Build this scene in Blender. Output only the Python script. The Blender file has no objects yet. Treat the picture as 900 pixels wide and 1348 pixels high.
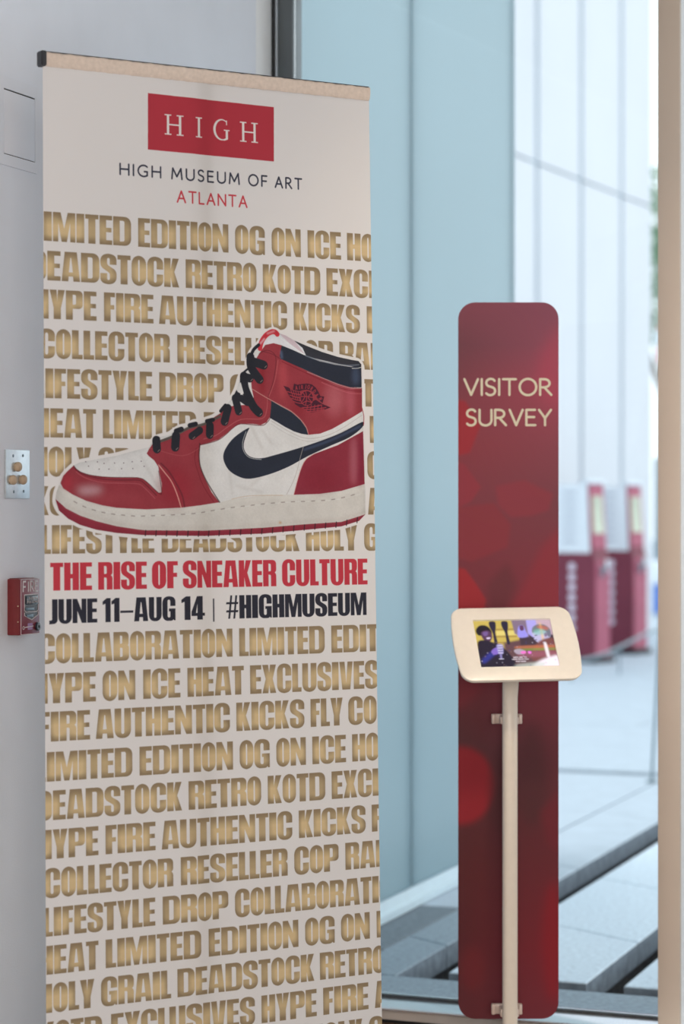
import bpy, bmesh, math, random
import numpy as np
from mathutils import Vector, Matrix

scene = bpy.context.scene
COL = scene.collection
F, CX, CY, CAMH = 3187.0, 450.0, 674.0, 1.4      # focal length in pixels of the 900x1348 frame (an 85 mm lens)

# ------------------------------------------------------------------ camera
cd = bpy.data.cameras.new('camera')
cam = bpy.data.objects.new('camera', cd)
COL.objects.link(cam)
cam.location = (0, 0, CAMH)
cam.rotation_euler = (math.pi / 2, 0, 0)
cd.sensor_fit = 'VERTICAL'
cd.sensor_height = 36.0
cd.lens = F / 1348.0 * 36.0
cd.clip_start, cd.clip_end = 0.05, 500
cd.dof.use_dof = True
cd.dof.focus_distance = 5.5
cd.dof.aperture_fstop = 3.0
scene.camera = cam
scene.view_settings.view_transform = 'Standard'
scene.view_settings.look = 'None'
scene.view_settings.gamma = 1
scene.view_settings.exposure = 0.0
scene.view_settings.use_curve_mapping = False
scene.cycles.max_bounces = 10
scene.cycles.transparent_max_bounces = 16
scene.cycles.sample_clamp_indirect = 6

# ------------------------------------------------------------------ daylight (overcast), the room's lamps and added fill lights
world = bpy.data.worlds.new('world'); scene.world = world
world.use_nodes = True
wn = world.node_tree; bgn = wn.nodes['Background']
tcn = wn.nodes.new('ShaderNodeTexCoord'); sxyz = wn.nodes.new('ShaderNodeSeparateXYZ')
rampn = wn.nodes.new('ShaderNodeValToRGB')
wn.links.new(tcn.outputs['Generated'], sxyz.inputs[0]); wn.links.new(sxyz.outputs['Z'], rampn.inputs[0])
rampn.color_ramp.elements[0].position = 0.0; rampn.color_ramp.elements[0].color = (0.86, 0.94, 1.0, 1)
rampn.color_ramp.elements[1].position = 0.6; rampn.color_ramp.elements[1].color = (0.90, 0.96, 1.0, 1)
wn.links.new(rampn.outputs[0], bgn.inputs['Color'])
bgn.inputs['Strength'].default_value = 1.6

def area_light(name, loc, target, size, power, color):
    ld = bpy.data.lights.new(name, 'AREA'); ld.shape = 'RECTANGLE'; ld.size, ld.size_y = size
    ld.energy = power; ld.color = color
    o = bpy.data.objects.new(name, ld); COL.objects.link(o); o.location = loc
    o.rotation_euler = (Vector(target) - Vector(loc)).to_track_quat('-Z', 'Y').to_euler()
    return o
area_light('ceiling_lamp_light', (0.9, -0.3, 2.93), (-0.1, 5.4, 0.6), (2.4, 1.4), 14, (1.0, 0.80, 0.62))
area_light('side_fill_light', (3.75, 1.4, 1.35), (-0.9, 5.2, 1.1), (3.6, 2.5), 16, (0.93, 0.96, 1.0))  # added fill from the right, no lamp of the room
area_light('front_fill_light', (0.25, -1.0, 1.3), (-0.2, 5.6, 0.7), (1.9, 2.3), 134, (1.0, 0.87, 0.775))  # fill light added behind the camera for the wall and banner
area_light('ceiling_lamp_light', (1.9, 0.4, 2.93), (0.3, 6.0, 0.0), (0.8, 0.8), 26, (1.0, 0.76, 0.55))
dl = area_light('tablet_fill_light', (0.85, 4.5, 2.96), (0.46, 6.15, 0.9), (0.35, 0.35), 4.6, (1.0, 0.80, 0.60))  # narrow warm fill added to brighten the tablet
dl.data.spread = math.radians(70)

# ------------------------------------------------------------------ helpers
def ray(px, py, y): return Vector(((px - CX) / F * y, y, CAMH + (CY - py) / F * y))
def ground(px, py, z=0.0):
    y = (CAMH - z) * F / (py - CY); return Vector(((px - CX) / F * y, y, z))

def nodemat(name, color=(.8, .8, .8), rough=.5, metal=0., spec=.5, noise=None, bump=None, coat=0., emit=None):
    """procedural principled material; noise=(scale, amount) varies the colour, bump=(scale, strength) adds fine relief"""
    m = bpy.data.materials.new(name); m.use_nodes = True
    nt = m.node_tree; b = nt.nodes['Principled BSDF']
    b.inputs['Base Color'].default_value = (*color, 1)
    b.inputs['Roughness'].default_value = rough; b.inputs['Metallic'].default_value = metal
    b.inputs['Specular IOR Level'].default_value = spec; b.inputs['Coat Weight'].default_value = coat
    tc = nt.nodes.new('ShaderNodeTexCoord')
    ns = nt.nodes.new('ShaderNodeTexNoise'); ns.inputs['Scale'].default_value = noise[0] if noise else 40
    ns.inputs['Detail'].default_value = 5
    nt.links.new(tc.outputs['Object'], ns.inputs['Vector'])
    amt = noise[1] if noise else .03
    r = nt.nodes.new('ShaderNodeValToRGB')
    r.color_ramp.elements[0].position = .3; r.color_ramp.elements[1].position = .7
    r.color_ramp.elements[0].color = (*[c * (1 - amt) for c in color], 1)
    r.color_ramp.elements[1].color = (*[min(1, c * (1 + amt)) for c in color], 1)
    nt.links.new(ns.outputs['Fac'], r.inputs[0]); nt.links.new(r.outputs[0], b.inputs['Base Color'])
    if bump:
        n2 = nt.nodes.new('ShaderNodeTexNoise'); n2.inputs['Scale'].default_value = bump[0]; n2.inputs['Detail'].default_value = 4
        nt.links.new(tc.outputs['Object'], n2.inputs['Vector'])
        bp = nt.nodes.new('ShaderNodeBump'); bp.inputs['Strength'].default_value = bump[1]; bp.inputs['Distance'].default_value = .004
        nt.links.new(n2.outputs['Fac'], bp.inputs['Height']); nt.links.new(bp.outputs[0], b.inputs['Normal'])
    if emit:
        b.inputs['Emission Color'].default_value = (*color, 1); b.inputs['Emission Strength'].default_value = emit
    return m

def link(name, me, m=None, parent=None):
    o = bpy.data.objects.new(name, me); COL.objects.link(o)
    if m is not None:
        for q in (m if isinstance(m, (list, tuple)) else [m]): me.materials.append(q)
    if parent is not None: o.parent = parent
    return o
def from_bm(name, bm, m, parent=None, smooth=False):
    me = bpy.data.meshes.new(name); bmesh.ops.recalc_face_normals(bm, faces=bm.faces[:]); bm.to_mesh(me); bm.free()
    if smooth:
        for p in me.polygons: p.use_smooth = True
    o = link(name, me, m, parent)
    if smooth:
        try: me.set_sharp_from_angle(angle=math.radians(40))
        except Exception: pass
    return o
def empty(name, loc=(0, 0, 0), rz=0.):
    o = bpy.data.objects.new(name, None); COL.objects.link(o); o.location = loc; o.rotation_euler = (0, 0, rz)
    o.empty_display_size = .1; return o
def tag(o, label=None, cat=None, group=None, kind=None):
    if label: o['label'] = label
    if cat: o['category'] = cat
    if group: o['group'] = group
    if kind: o['kind'] = kind
    return o
def box(bm, lo, hi, bevel=0., seg=2, mat=0):
    r = bmesh.ops.create_cube(bm, size=1); vs = r['verts']
    for v in vs: v.co = Vector([lo[i] + (v.co[i] + .5) * (hi[i] - lo[i]) for i in range(3)])
    fs = set(f for v in vs for f in v.link_faces)
    for f in fs: f.material_index = mat
    if bevel > 0:
        es = list(set(e for v in vs for e in v.link_edges))
        bmesh.ops.bevel(bm, geom=es, offset=bevel, segments=seg, affect='EDGES', profile=.5)
def bx(name, lo, hi, m, parent=None, bevel=0., seg=2):
    bm = bmesh.new(); box(bm, lo, hi, bevel, seg); return from_bm(name, bm, m, parent, smooth=bevel > 0)
def prism(bm, pts, ext, mat=0):
    """closed outline pts (Vectors) pushed along the vector ext"""
    a = [bm.verts.new(p) for p in pts]; b = [bm.verts.new(Vector(p) + Vector(ext)) for p in pts]
    n = len(pts)
    for f in [bm.faces.new(a), bm.faces.new(b[::-1])] + [bm.faces.new((a[i], b[i], b[(i + 1) % n], a[(i + 1) % n])) for i in range(n)]:
        f.material_index = mat
def tube(bm, pts, r, seg=10, ry=None, cap=True):
    """swept elliptical tube; r across, ry along the other axis"""
    pts = [Vector(p) for p in pts]; rings = []; up = None
    for i, p in enumerate(pts):
        t = (pts[min(i + 1, len(pts) - 1)] - pts[max(i - 1, 0)]).normalized()
        ref = Vector((1, 0, 0)) if abs(t.x) < .8 else Vector((0, 0, 1))
        s = (ref - t * ref.dot(t)).normalized(); q = t.cross(s)
        rr = r[i] if isinstance(r, (list, tuple)) else r
        rings.append([bm.verts.new(p + s * rr * math.cos(2 * math.pi * k / seg) + q * (ry if ry else rr) * math.sin(2 * math.pi * k / seg)) for k in range(seg)])
    for a, b in zip(rings, rings[1:]):
        for k in range(seg): bm.faces.new((a[k], a[(k + 1) % seg], b[(k + 1) % seg], b[k]))
    if cap: bm.faces.new(rings[0]); bm.faces.new(rings[-1][::-1])
def lathe(bm, prof, axis='Z', at=(0, 0, 0), seg=20, M=None):
    rings = []
    for (r, h) in prof:
        ring = []
        for k in range(seg):
            a = 2 * math.pi * k / seg; v = Vector((r * math.cos(a), r * math.sin(a), h))
            v = (M @ v) if M is not None else v
            ring.append(bm.verts.new(v + Vector(at)))
        rings.append(ring)
    for a, b in zip(rings, rings[1:]):
        for k in range(seg): bm.faces.new((a[k], a[(k + 1) % seg], b[(k + 1) % seg], b[k]))
    bm.faces.new(rings[0][::-1]); bm.faces.new(rings[-1])

# ------------------------------------------------------------------ a small vector rasteriser for the flat print
def lin(c): c = np.asarray(c, float) / 255.; return np.where(c <= .04045, c / 12.92, ((c + .055) / 1.055) ** 2.4)
def srgb(c): c = np.clip(np.asarray(c, float), 0, 1); return np.where(c <= .0031308, c * 12.92, 1.055 * c ** (1 / 2.4) - .055)

def coverage(contours, W, H, ss=3):
    P = np.concatenate([np.asarray(c, float) for c in contours])
    x0, y0 = max(0, int(math.floor(P[:, 0].min())) - 1), max(0, int(math.floor(P[:, 1].min())) - 1)
    x1, y1 = min(W, int(math.ceil(P[:, 0].max())) + 2), min(H, int(math.ceil(P[:, 1].max())) + 2)
    if x1 <= x0 or y1 <= y0: return None
    w, h = (x1 - x0) * ss, (y1 - y0) * ss
    acc = np.zeros((h, w + 1), np.int32)
    for c in contours:
        c = (np.asarray(c, float) - (x0, y0)) * ss
        for (ax, ay), (bx_, by) in zip(c, np.roll(c, -1, 0)):
            if ay == by: continue
            lo, hi = (ay, by) if ay < by else (by, ay)
            r0, r1 = max(0, int(math.ceil(lo - .5))), min(h - 1, int(math.ceil(hi - .5)) - 1)
            if r1 < r0: continue
            rows = np.arange(r0, r1 + 1)
            xs = ax + (rows + .5 - ay) / (by - ay) * (bx_ - ax)
            np.add.at(acc, (rows, np.clip(np.ceil(xs - .5).astype(int), 0, w)), 1)
    m = (np.cumsum(acc, 1)[:, :w] & 1).astype(np.float32)
    return x0, y0, m.reshape(y1 - y0, ss, x1 - x0, ss).mean((1, 3))

def blur(a, r, n=2):
    r = max(1, int(r))
    for _ in range(n):
        for ax in (0, 1):
            pad = [(0, 0), (0, 0)]; pad[ax] = (r + 1, r)
            c = np.cumsum(np.pad(a, pad, mode='edge'), ax, dtype=np.float64)
            k = 2 * r + 1
            a = ((c[k:] - c[:-k]) if ax == 0 else (c[:, k:] - c[:, :-k])) / k
    return a.astype(np.float32)

class Canvas:
    def __init__(s, W, H, color): s.W, s.H = W, H; s.a = np.empty((H, W, 3), np.float32); s.a[:] = color
    def mask(s, contours):
        m = np.zeros((s.H, s.W), np.float32); c = coverage(contours, s.W, s.H)
        if c: x, y, k = c; m[y:y + k.shape[0], x:x + k.shape[1]] = k
        return m
    def fill(s, contours, color, alpha=1., soft=0):
        if soft:
            P = np.concatenate([np.asarray(c, float) for c in contours]); p = soft * 3 + 2
            x0, y0 = int(max(0, P[:, 0].min() - p)), int(max(0, P[:, 1].min() - p))
            x1, y1 = int(min(s.W, P[:, 0].max() + p)), int(min(s.H, P[:, 1].max() + p))
            if x1 <= x0 or y1 <= y0: return
            q = int(p)
            c = coverage([np.asarray(c, float) - (x0 - q, y0 - q) for c in contours], x1 - x0 + 2 * q, y1 - y0 + 2 * q, 2)
            if c is None: return
            m = np.zeros((y1 - y0 + 2 * q, x1 - x0 + 2 * q), np.float32); m[c[1]:c[1] + c[2].shape[0], c[0]:c[0] + c[2].shape[1]] = c[2]
            k = blur(m, soft)[q:-q, q:-q]; x, y = x0, y0
        else:
            c = coverage(contours, s.W, s.H)
            if c is None: return
            x, y, k = c
        k = (k * alpha)[..., None]; v = s.a[y:y + k.shape[0], x:x + k.shape[1]]
        v[:] = v * (1 - k) + np.asarray(color, np.float32) * k
    def stroke(s, pts, w, color, alpha=1., soft=0):
        s.fill_union(stroke_shapes(pts, w), color, alpha, soft)
    def fill_union(s, shapes, color, alpha=1., soft=0):
        P = np.concatenate([np.asarray(c, float) for c in shapes]); p = soft * 3 + 2
        x0, y0 = int(max(0, P[:, 0].min() - p)), int(max(0, P[:, 1].min() - p))
        x1, y1 = int(min(s.W, P[:, 0].max() + p + 1)), int(min(s.H, P[:, 1].max() + p + 1))
        if x1 <= x0 or y1 <= y0: return
        m = np.zeros((y1 - y0, x1 - x0), np.float32)
        for c in shapes:
            r = coverage([np.asarray(c, float) - (x0, y0)], x1 - x0, y1 - y0)
            if r is None: continue
            v = m[r[1]:r[1] + r[2].shape[0], r[0]:r[0] + r[2].shape[1]]; np.maximum(v, r[2], out=v)
        if soft: m = blur(m, soft)
        k = (m * alpha)[..., None]; v = s.a[y0:y1, x0:x1]; v[:] = v * (1 - k) + np.asarray(color, np.float32) * k
    def image(s, name):
        im = bpy.data.images.new(name, s.W, s.H)
        a = np.ones((s.H, s.W, 4), np.float32); a[..., :3] = srgb(s.a)[::-1]
        im.pixels.foreach_set(a.ravel()); im.update(); im.pack(); return im

def disc(cx, cy, r, ry=None, n=20):
    t = np.linspace(0, 2 * np.pi, n, endpoint=False); return np.stack([cx + r * np.cos(t), cy + (ry or r) * np.sin(t)], 1)
def stroke_shapes(pts, w, cap=True):
    pts = [np.asarray(p, float) for p in pts]; out = []
    for i, (a, b) in enumerate(zip(pts, pts[1:])):
        d = b - a; L = np.hypot(*d)
        if L < 1e-9: continue
        n = np.array([-d[1], d[0]]) / L * w / 2
        out.append(np.array([a + n, b + n, b - n, a - n]))
    for i, p in enumerate(pts):
        if cap or 0 < i < len(pts) - 1: out.append(disc(p[0], p[1], w / 2, n=14))
    return out
def smooth(pts, closed=True, k=5):
    P = np.asarray(pts, float); n = len(P); out = []
    for i in range(n if closed else n - 1):
        if closed: p0, p1, p2, p3 = P[i - 1], P[i], P[(i + 1) % n], P[(i + 2) % n]
        else: p0, p1, p2, p3 = P[max(i - 1, 0)], P[i], P[i + 1], P[min(i + 2, n - 1)]
        for t in np.linspace(0, 1, k, endpoint=False):
            out.append(.5 * ((2 * p1) + (p2 - p0) * t + (2 * p0 - 5 * p1 + 4 * p2 - p3) * t * t + (3 * p1 - p0 - 3 * p2 + p3) * t ** 3))
    if not closed: out.append(P[-1])
    return np.array(out)
def rc(pts):
    """outline with rounded corners: (x, y[, radius])"""
    out = []; n = len(pts)
    for i, p in enumerate(pts):
        c = np.array(p[:2], float)
        if len(p) < 3: out.append(c); continue
        a, b = np.array(pts[i - 1][:2], float), np.array(pts[(i + 1) % n][:2], float)
        la, lb = np.hypot(*(a - c)), np.hypot(*(b - c))
        A = c + (a - c) / la * min(p[2], la * .5); B = c + (b - c) / lb * min(p[2], lb * .5)
        for t in np.linspace(0, 1, 7): out.append((1 - t) ** 2 * A + 2 * t * (1 - t) * (c * .82 + (A + B) * .09) + t * t * B)
    return np.array(out)

# heavy condensed poster capitals: cap height 1, width w, y up
def heavy(ch, w):
    S = .25
    rb = lambda a, b, c, d, r: [(a, b, r), (c, b, r), (c, d, r), (a, d, r)]
    g = {
     'A': [[(0, 0), (.24, 0), (.255, .17), (w - .255, .17), (w - .24, 0), (w, 0), (w - .115, 1), (.115, 1)], [(.262, .31), (w - .262, .31), (w / 2 + .015, .80), (w / 2 - .015, .80)]],
     'B': [[(0, 0), (w, 0, .15), (w, .51, .09), (w - .06, .53), (w - .015, .56, .07), (w - .015, 1, .14), (0, 1)], [(S, .13), (w - S, .13, .04), (w - S, .45, .04), (S, .45)], [(S, .59), (w - S - .01, .59, .04), (w - S - .01, .87, .04), (S, .87)]],
     'C': [[(w, .59), (w, 1.02, .27), (0, 1.02, .27), (0, -.02, .27), (w, -.02, .27), (w, .41), (w - S, .41), (w - S, .12, .07), (S, .12, .07), (S, .88, .07), (w - S, .88, .07), (w - S, .59)]],
     'D': [[(0, 0), (w, 0, .23), (w, 1, .23), (0, 1)], [(S, .14), (w - S, .14, .06), (w - S, .86, .06), (S, .86)]],
     'E': [[(0, 0), (w, 0), (w, .155), (S, .155), (S, .43), (w * .95, .43), (w * .95, .58), (S, .58), (S, .845), (w, .845), (w, 1), (0, 1)]],
     'F': [[(0, 0), (S, 0), (S, .42), (w * .93, .42), (w * .93, .57), (S, .57), (S, .845), (w, .845), (w, 1), (0, 1)]],
     'G': [[(w, .61), (w, 1.02, .27), (0, 1.02, .27), (0, -.02, .27), (w - .14, -.02, .12), (w - .10, .045), (w - .07, 0), (w, 0), (w, .5), (w * .5, .5), (w * .5, .38), (w - S, .38), (w - S, .12, .06), (S, .12, .07), (S, .88, .07), (w - S, .88, .07), (w - S, .61)]],
     'H': [[(0, 0), (S, 0), (S, .43), (w - S, .43), (w - S, 0), (w, 0), (w, 1), (w - S, 1), (w - S, .59), (S, .59), (S, 1), (0, 1)]],
     'I': [[(0, 0), (w, 0), (w, 1), (0, 1)]],
     'J': [[(w, 1), (w, 0, .16), (0, -.03), (0, .13), (w - S, .13, .05), (w - S, 1)]],
     'K': [[(0, 0), (S, 0), (S, .36), (w - .255, 0), (w, 0), (w - .185, .53), (w - .01, 1), (w - .25, 1), (S, .62), (S, 1), (0, 1)]],
     'L': [[(0, 0), (w, 0), (w, .155), (S, .155), (S, 1), (0, 1)]],
     'M': [[(0, 0), (.19, 0), (.19, .66), (w / 2 - .095, 0), (w / 2 + .095, 0), (w - .19, .66), (w - .19, 0), (w, 0), (w, 1), (w - .28, 1), (w / 2, .44), (.28, 1), (0, 1)]],
     'N': [[(0, 0), (.225, 0), (.225, .5), (w - .215, 0), (w, 0), (w, 1), (w - .225, 1), (w - .225, .52), (.215, 1), (0, 1)]],
     'O': [rb(0, -.02, w, 1.02, .29), rb(S, .12, w - S, .88, .08)],
     'P': [[(0, 0), (S, 0), (S, .38), (w, .38, .15), (w, 1, .15), (0, 1)], [(S, .52), (w - S, .52, .05), (w - S, .86, .05), (S, .86)]],
     'R': [[(0, 0), (S, 0), (S, .44), (w - S, .44, .05), (w - S, 0), (w, 0), (w, .46, .08), (w - .07, .52), (w, .58, .08), (w, 1, .16), (0, 1)], [(S, .57), (w - S, .57, .04), (w - S, .86, .05), (S, .86)]],
     'S': [[(w, .655), (w, 1.02, .27), (0, 1.02, .27), (0, .57, .12), (w - S, .36, .06), (w - S, .12, .06), (S, .12, .06), (S, .35), (0, .35), (0, -.02, .27), (w, -.02, .27), (w, .45, .12), (S, .65, .06), (S, .88, .06), (w - S, .88, .06), (w - S, .655)]],
     'T': [[(w / 2 - .13, 0), (w / 2 + .13, 0), (w / 2 + .13, .845), (w, .845), (w, 1), (0, 1), (0, .845), (w / 2 - .13, .845)]],
     'U': [[(0, 1), (0, -.02, .27), (w, -.02, .27), (w, 1), (w - S, 1), (w - S, .12, .06), (S, .12, .06), (S, 1)]],
     'V': [[(0, 1), (.12, 0), (w - .12, 0), (w, 1), (w - .23, 1), (w / 2, .22), (.23, 1)]],
     'X': [[(0, 0), (.25, 0), (w / 2, .3), (w - .25, 0), (w, 0), (w - .14, .5), (w, 1), (w - .25, 1), (w / 2, .72), (.25, 1), (0, 1), (.14, .5)]],
     'Y': [[(w / 2 - .13, 0), (w / 2 + .13, 0), (w / 2 + .13, .38), (w, 1), (w - .25, 1), (w / 2, .6), (.25, 1), (0, 1), (w / 2 - .13, .38)]],
     '1': [[(w - .25, 0), (w, 0), (w, 1), (w - .19, 1), (0, .86), (0, .72), (w - .25, .77)]],
     '4': [[(w - .35, 0), (w - .1, 0), (w - .1, .16), (w, .16), (w, .29), (w - .1, .29), (w - .1, 1), (w - .36, 1), (0, .33), (0, .16), (w - .35, .16)], [(.19, .29), (w - .34, .29), (w - .34, .68)]],
     '-': [[(0, .37), (w, .37), (w, .46), (0, .46)]],
    }
    if ch == '#':
        q = []
        for x in (.12, .36): q.append([(x, 0), (x + .09, 0), (x + .20, 1), (x + .11, 1)])
        for y in (.27, .62): q.append([(0.02, y), (w - .03, y), (w - .01, y + .09), (.04, y + .09)])
        return [[np.array(c)] for c in q]
    return [[rc(c) for c in g[ch]]]

# thin humanist capitals as strokes, cap height 1, y up
def arc(cx, cy, rx, ry, a0, a1, n=12):
    t = np.radians(np.linspace(a0, a1, n)); return [(cx + rx * math.cos(k), cy + ry * math.sin(k)) for k in t]
THIN = {
 'A': (.72, [[(0, 0), (.36, 1), (.72, 0)], [(.13, .34), (.59, .34)]]), 'D': (.72, [[(0, 0), (0, 1), (.25, 1)] + arc(.25, .5, .47, .5, 90, -90) + [(0, 0)]]),
 'E': (.48, [[(.48, 0), (0, 0), (0, 1), (.46, 1)], [(0, .53), (.42, .53)]]), 'F': (.46, [[(0, 0), (0, 1), (.46, 1)], [(0, .5), (.41, .5)]]),
 'G': (.72, [arc(.42, .5, .42, .52, 48, 300, 20) + [(.70, .08), (.70, .44), (.48, .44)]]), 'H': (.66, [[(0, 0), (0, 1)], [(.66, 0), (.66, 1)], [(0, .52), (.66, .52)]]),
 'I': (.0, [[(0, 0), (0, 1)]]), 'K': (.6, [[(0, 0), (0, 1)], [(.56, 1), (.02, .5), (.6, 0)]]), 'L': (.45, [[(0, 1), (0, 0), (.45, 0)]]),
 'M': (.84, [[(0, 0), (.08, 1), (.42, .22), (.76, 1), (.84, 0)]]), 'N': (.68, [[(0, 0), (0, 1), (.68, 0), (.68, 1)]]),
 'O': (.86, [arc(.43, .5, .43, .52, 0, 360, 32)]), 'P': (.52, [[(0, 0), (0, 1), (.22, 1)] + arc(.24, .73, .28, .27, 90, -90) + [(0, .46)]]),
 'R': (.58, [[(0, 0), (0, 1), (.2, 1)] + arc(.22, .74, .27, .26, 90, -90) + [(0, .48)], [(.22, .48), (.58, 0)]]),
 'S': (.5, [[(.46, .9)] + arc(.27, .77, .24, .25, 55, 235, 12) + [(.25, .52)] + arc(.24, .25, .25, .27, 50, -145, 14)]),
 'T': (.66, [[(0, 1), (.66, 1)], [(.33, 1), (.33, 0)]]), 'U': (.64, [[(0, 1), (0, .33)] + arc(.32, .32, .32, .34, 180, 360, 14) + [(.64, 1)]]),
 'V': (.7, [[(0, 1), (.35, 0), (.7, 1)]]), 'Y': (.64, [[(0, 1), (.32, .46), (.64, 1)], [(.32, .46), (.32, 0)]]),
 'W': (1.0, [[(0, 1), (.27, 0), (.5, .8), (.73, 0), (1.0, 1)]]), "'": (.0, [[(0, .75), (0, 1)]]), 'J': (.3, [[(.3, 1), (.3, .15), (.15, -.05), (0, 0)]]),
}
def thin_text(s, gap=.2, nar=1.):
    """strokes of a word and its width in cap heights"""
    x, out = 0., []
    for ch in s:
        if ch == ' ': x += .38; continue
        w, st = THIN[ch]; out += [[(x + p[0] * nar, p[1]) for p in q] for q in st]; x += w * nar + gap
    return out, x - gap

# ------------------------------------------------------------------ the banner's print
def homog(src, dst):
    A = []
    for (x, y), (u, v) in zip(src, dst):
        A += [[x, y, 1, 0, 0, 0, -u * x, -u * y, -u], [0, 0, 0, x, y, 1, -v * x, -v * y, -v]]
    return np.linalg.svd(np.array(A, float))[2][-1].reshape(3, 3)
HB = homog([(56, 71), (485, 118), (502.3, 1293), (61, 1348)], [(0, 0), (1200, 0), (1200, 3004), (0, 3004)])
HBi = np.linalg.inv(HB)
def ap(H, p): q = H @ np.array([p[0], p[1], 1.]); return q[:2] / q[2]
def T(pts): return np.array([ap(HB, p) for p in pts])
BW, BH = 1200, 3330
LB = lin([210, 196, 190]) / np.array([.75, .745, .745])                      # light falling on the banner in the photograph
def col(*c): return np.clip(lin(c) / LB, 0, 1)
random.seed(4)

def x_to_u(x, vmid):
    y = 674.
    for _ in range(6):
        y += (vmid - ap(HB, (x, y))[1]) / 2.5
    return ap(HB, (x, y))[0]
# rows of gold capitals: cap top / bottom on the sheet, words with left and right ends in the photograph (None = runs off or is hidden)
GOLD = [
 (500, 593, [('LIMITED', None, 172.2), ('EDITION', 181.6, 300.9), ('OG', 309.6, 348.7), ('ON', 357.7, 395.7), ('ICE', 404.7, 448.4), ('HOLY', 456.3, None)]),
 (624, 717.5, [('DEADSTOCK', None, 235.8), ('RETRO', 244.2, 337.7), ('KOTD', 346.2, 421.3), ('EXCLUSIVES', 429.5, None)]),
 (746, 838.5, [('HYPE', None, 126.7), ('FIRE', 136.6, 201.8), ('AUTHENTIC', 209.2, 377.8), ('KICKS', 386.5, 473.2), ('FLY', 482.4, None)]),
 (871, 962, [('COLLECTOR', None, 223.5), ('RESELLER', 233.5, 372.6), ('COP', 380.6, 438), ('RAIR', 446.3, None)]),
 (994.5, 1087.5, [('LIFESTYLE', None, 200.3), ('DROP', 209.7, 294.5), ('COLLABORATION', 303, None)]),
 (1119, 1210, [('HEAT', None, 126.2), ('LIMITED', 135.1, 258), ('EDITION', 268.5, 384), ('OG', 392, 431), ('ON', 439, 477), ('ICE', 486.5, None)]),
 (1240, 1331, [('HOLY', None, 119.8), ('GRAIL', 129.2, 220), ('DEADSTOCK', 228, 404), ('RETRO', 411, None)]),
 (1362, 1452, [('KOTD', None, 128), ('EXCLUSIVES', 139, 326), ('HYPE', 334, 406), ('FIRE', 414, 475.5), ('AUTHENTIC', 484, None)]),
 (1483, 1572, [('LIFESTYLE', None, 203.3), ('DEADSTOCK', 213, 393.7), ('HOLY', 402.1, 469.8), ('GRAIL', 479, None)]),
 (1820, 1910, [('COLLABORATION', None, 306), ('LIMITED', 314.7, 426.7), ('EDITION', 435.6, None)]),
 (1941, 2033, [('HYPE', None, 126.2), ('ON', 135.1, 178.3), ('ICE', 188.8, 237.6), ('HEAT', 246.8, 320.9), ('EXCLUSIVES', 329, 498)]),
 (2059, 2150, [('FIRE', None, 118.5), ('AUTHENTIC', 126.2, 302.5), ('KICKS', 310.9, 400.1), ('FLY', 408.3, 450.7), ('CO', 458.1, 495.9)]),
 (2182, 2272, [('LIMITED', None, 174.5), ('EDITION', 183.9, 306.5), ('OG', 315.2, 354.6), ('ON', 363.3, 402.1), ('ICE', 410.6, 455), ('HOLY', 463.2, None)]),
 (2300, 2390, [('DEADSTOCK', None, 239.6), ('RETRO', 248.1, 343.3), ('KOTD', 352, 427.7), ('EXCLUSIVES', 436.1, None)]),
 (2419, 2508, [('HYPE', None, 129.7), ('FIRE', 139.2, 204.9), ('AUTHENTIC', 213, 384.2), ('KICKS', 392.9, 481.1), ('FLY', 489.5, None)]),
 (2537, 2625, [('COLLECTOR', None, 228.1), ('RESELLER', 238.1, 378), ('COP', 386.9, 445.5), ('RAIR', 454.4, None)]),
 (2655, 2742, [('LIFESTYLE', None, 204.6), ('DROP', 214.3, 300.3), ('COLLABORATION', 309, None)]),
 (2770, 2857, [('HEAT', None, 130), ('LIMITED', 139.4, 264.2), ('EDITION', 274.4, 392.3), ('OG', 401.2, 440.3), ('ON', 448.8, 486.9), ('ICE', 496, None)]),
 (2885, 2972, [('HOLY', None, 124.4), ('GRAIL', 133.3, 225.1), ('DEADSTOCK', 233.5, 413.3), ('RETRO', 420.9, None)]),
 (2999, 3086, [('KOTD', None, 134.6), ('EXCLUSIVES', 146.6, 335.1), ('HYPE', 343.7, 416.6), ('FIRE', 425.3, 485.1), ('AUTHENTIC', 493.5, None)]),
 (3114, 3201, [('LIFESTYLE', None, 206), ('DEADSTOCK', 216, 398), ('HOLY', 406, 477), ('GRAIL', 486, None)]),
]
PRIOR = dict(A=.64, B=.6, C=.59, D=.6, E=.45, F=.43, G=.6, H=.6, I=.265, K=.63, L=.43, M=.82, N=.6, O=.6, P=.57, R=.58, S=.59, T=.56, U=.6, V=.64, X=.63, Y=.62)
PRIOR.update({'J': .38, '1': .38, '4': .6, '-': .62, '#': .62})
GAPL = .038
_meas = []
for (t, b, ws) in GOLD[:5] + GOLD[9:20]:
    for (s, a, c) in ws:
        if a and c: _meas.append((s, (x_to_u(c, (t + b) / 2) - x_to_u(a, (t + b) / 2)) / (b - t)))
_ks = sorted('ABCDEFGHIKLMNOPRSTUVXY'); _A = []; _b = []
for s, w in _meas:
    _A.append([s.count(k) for k in _ks]); _b.append(w - GAPL * (len(s) - 1))
for i, k in enumerate(_ks): _A.append([1.0 * (j == i) for j in range(len(_ks))]); _b.append(PRIOR[k])
_sol = np.linalg.lstsq(np.array(_A, float), np.array(_b, float), rcond=None)[0]
GW = dict(PRIOR); GW.update(dict(zip(_ks, _sol)))

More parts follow.
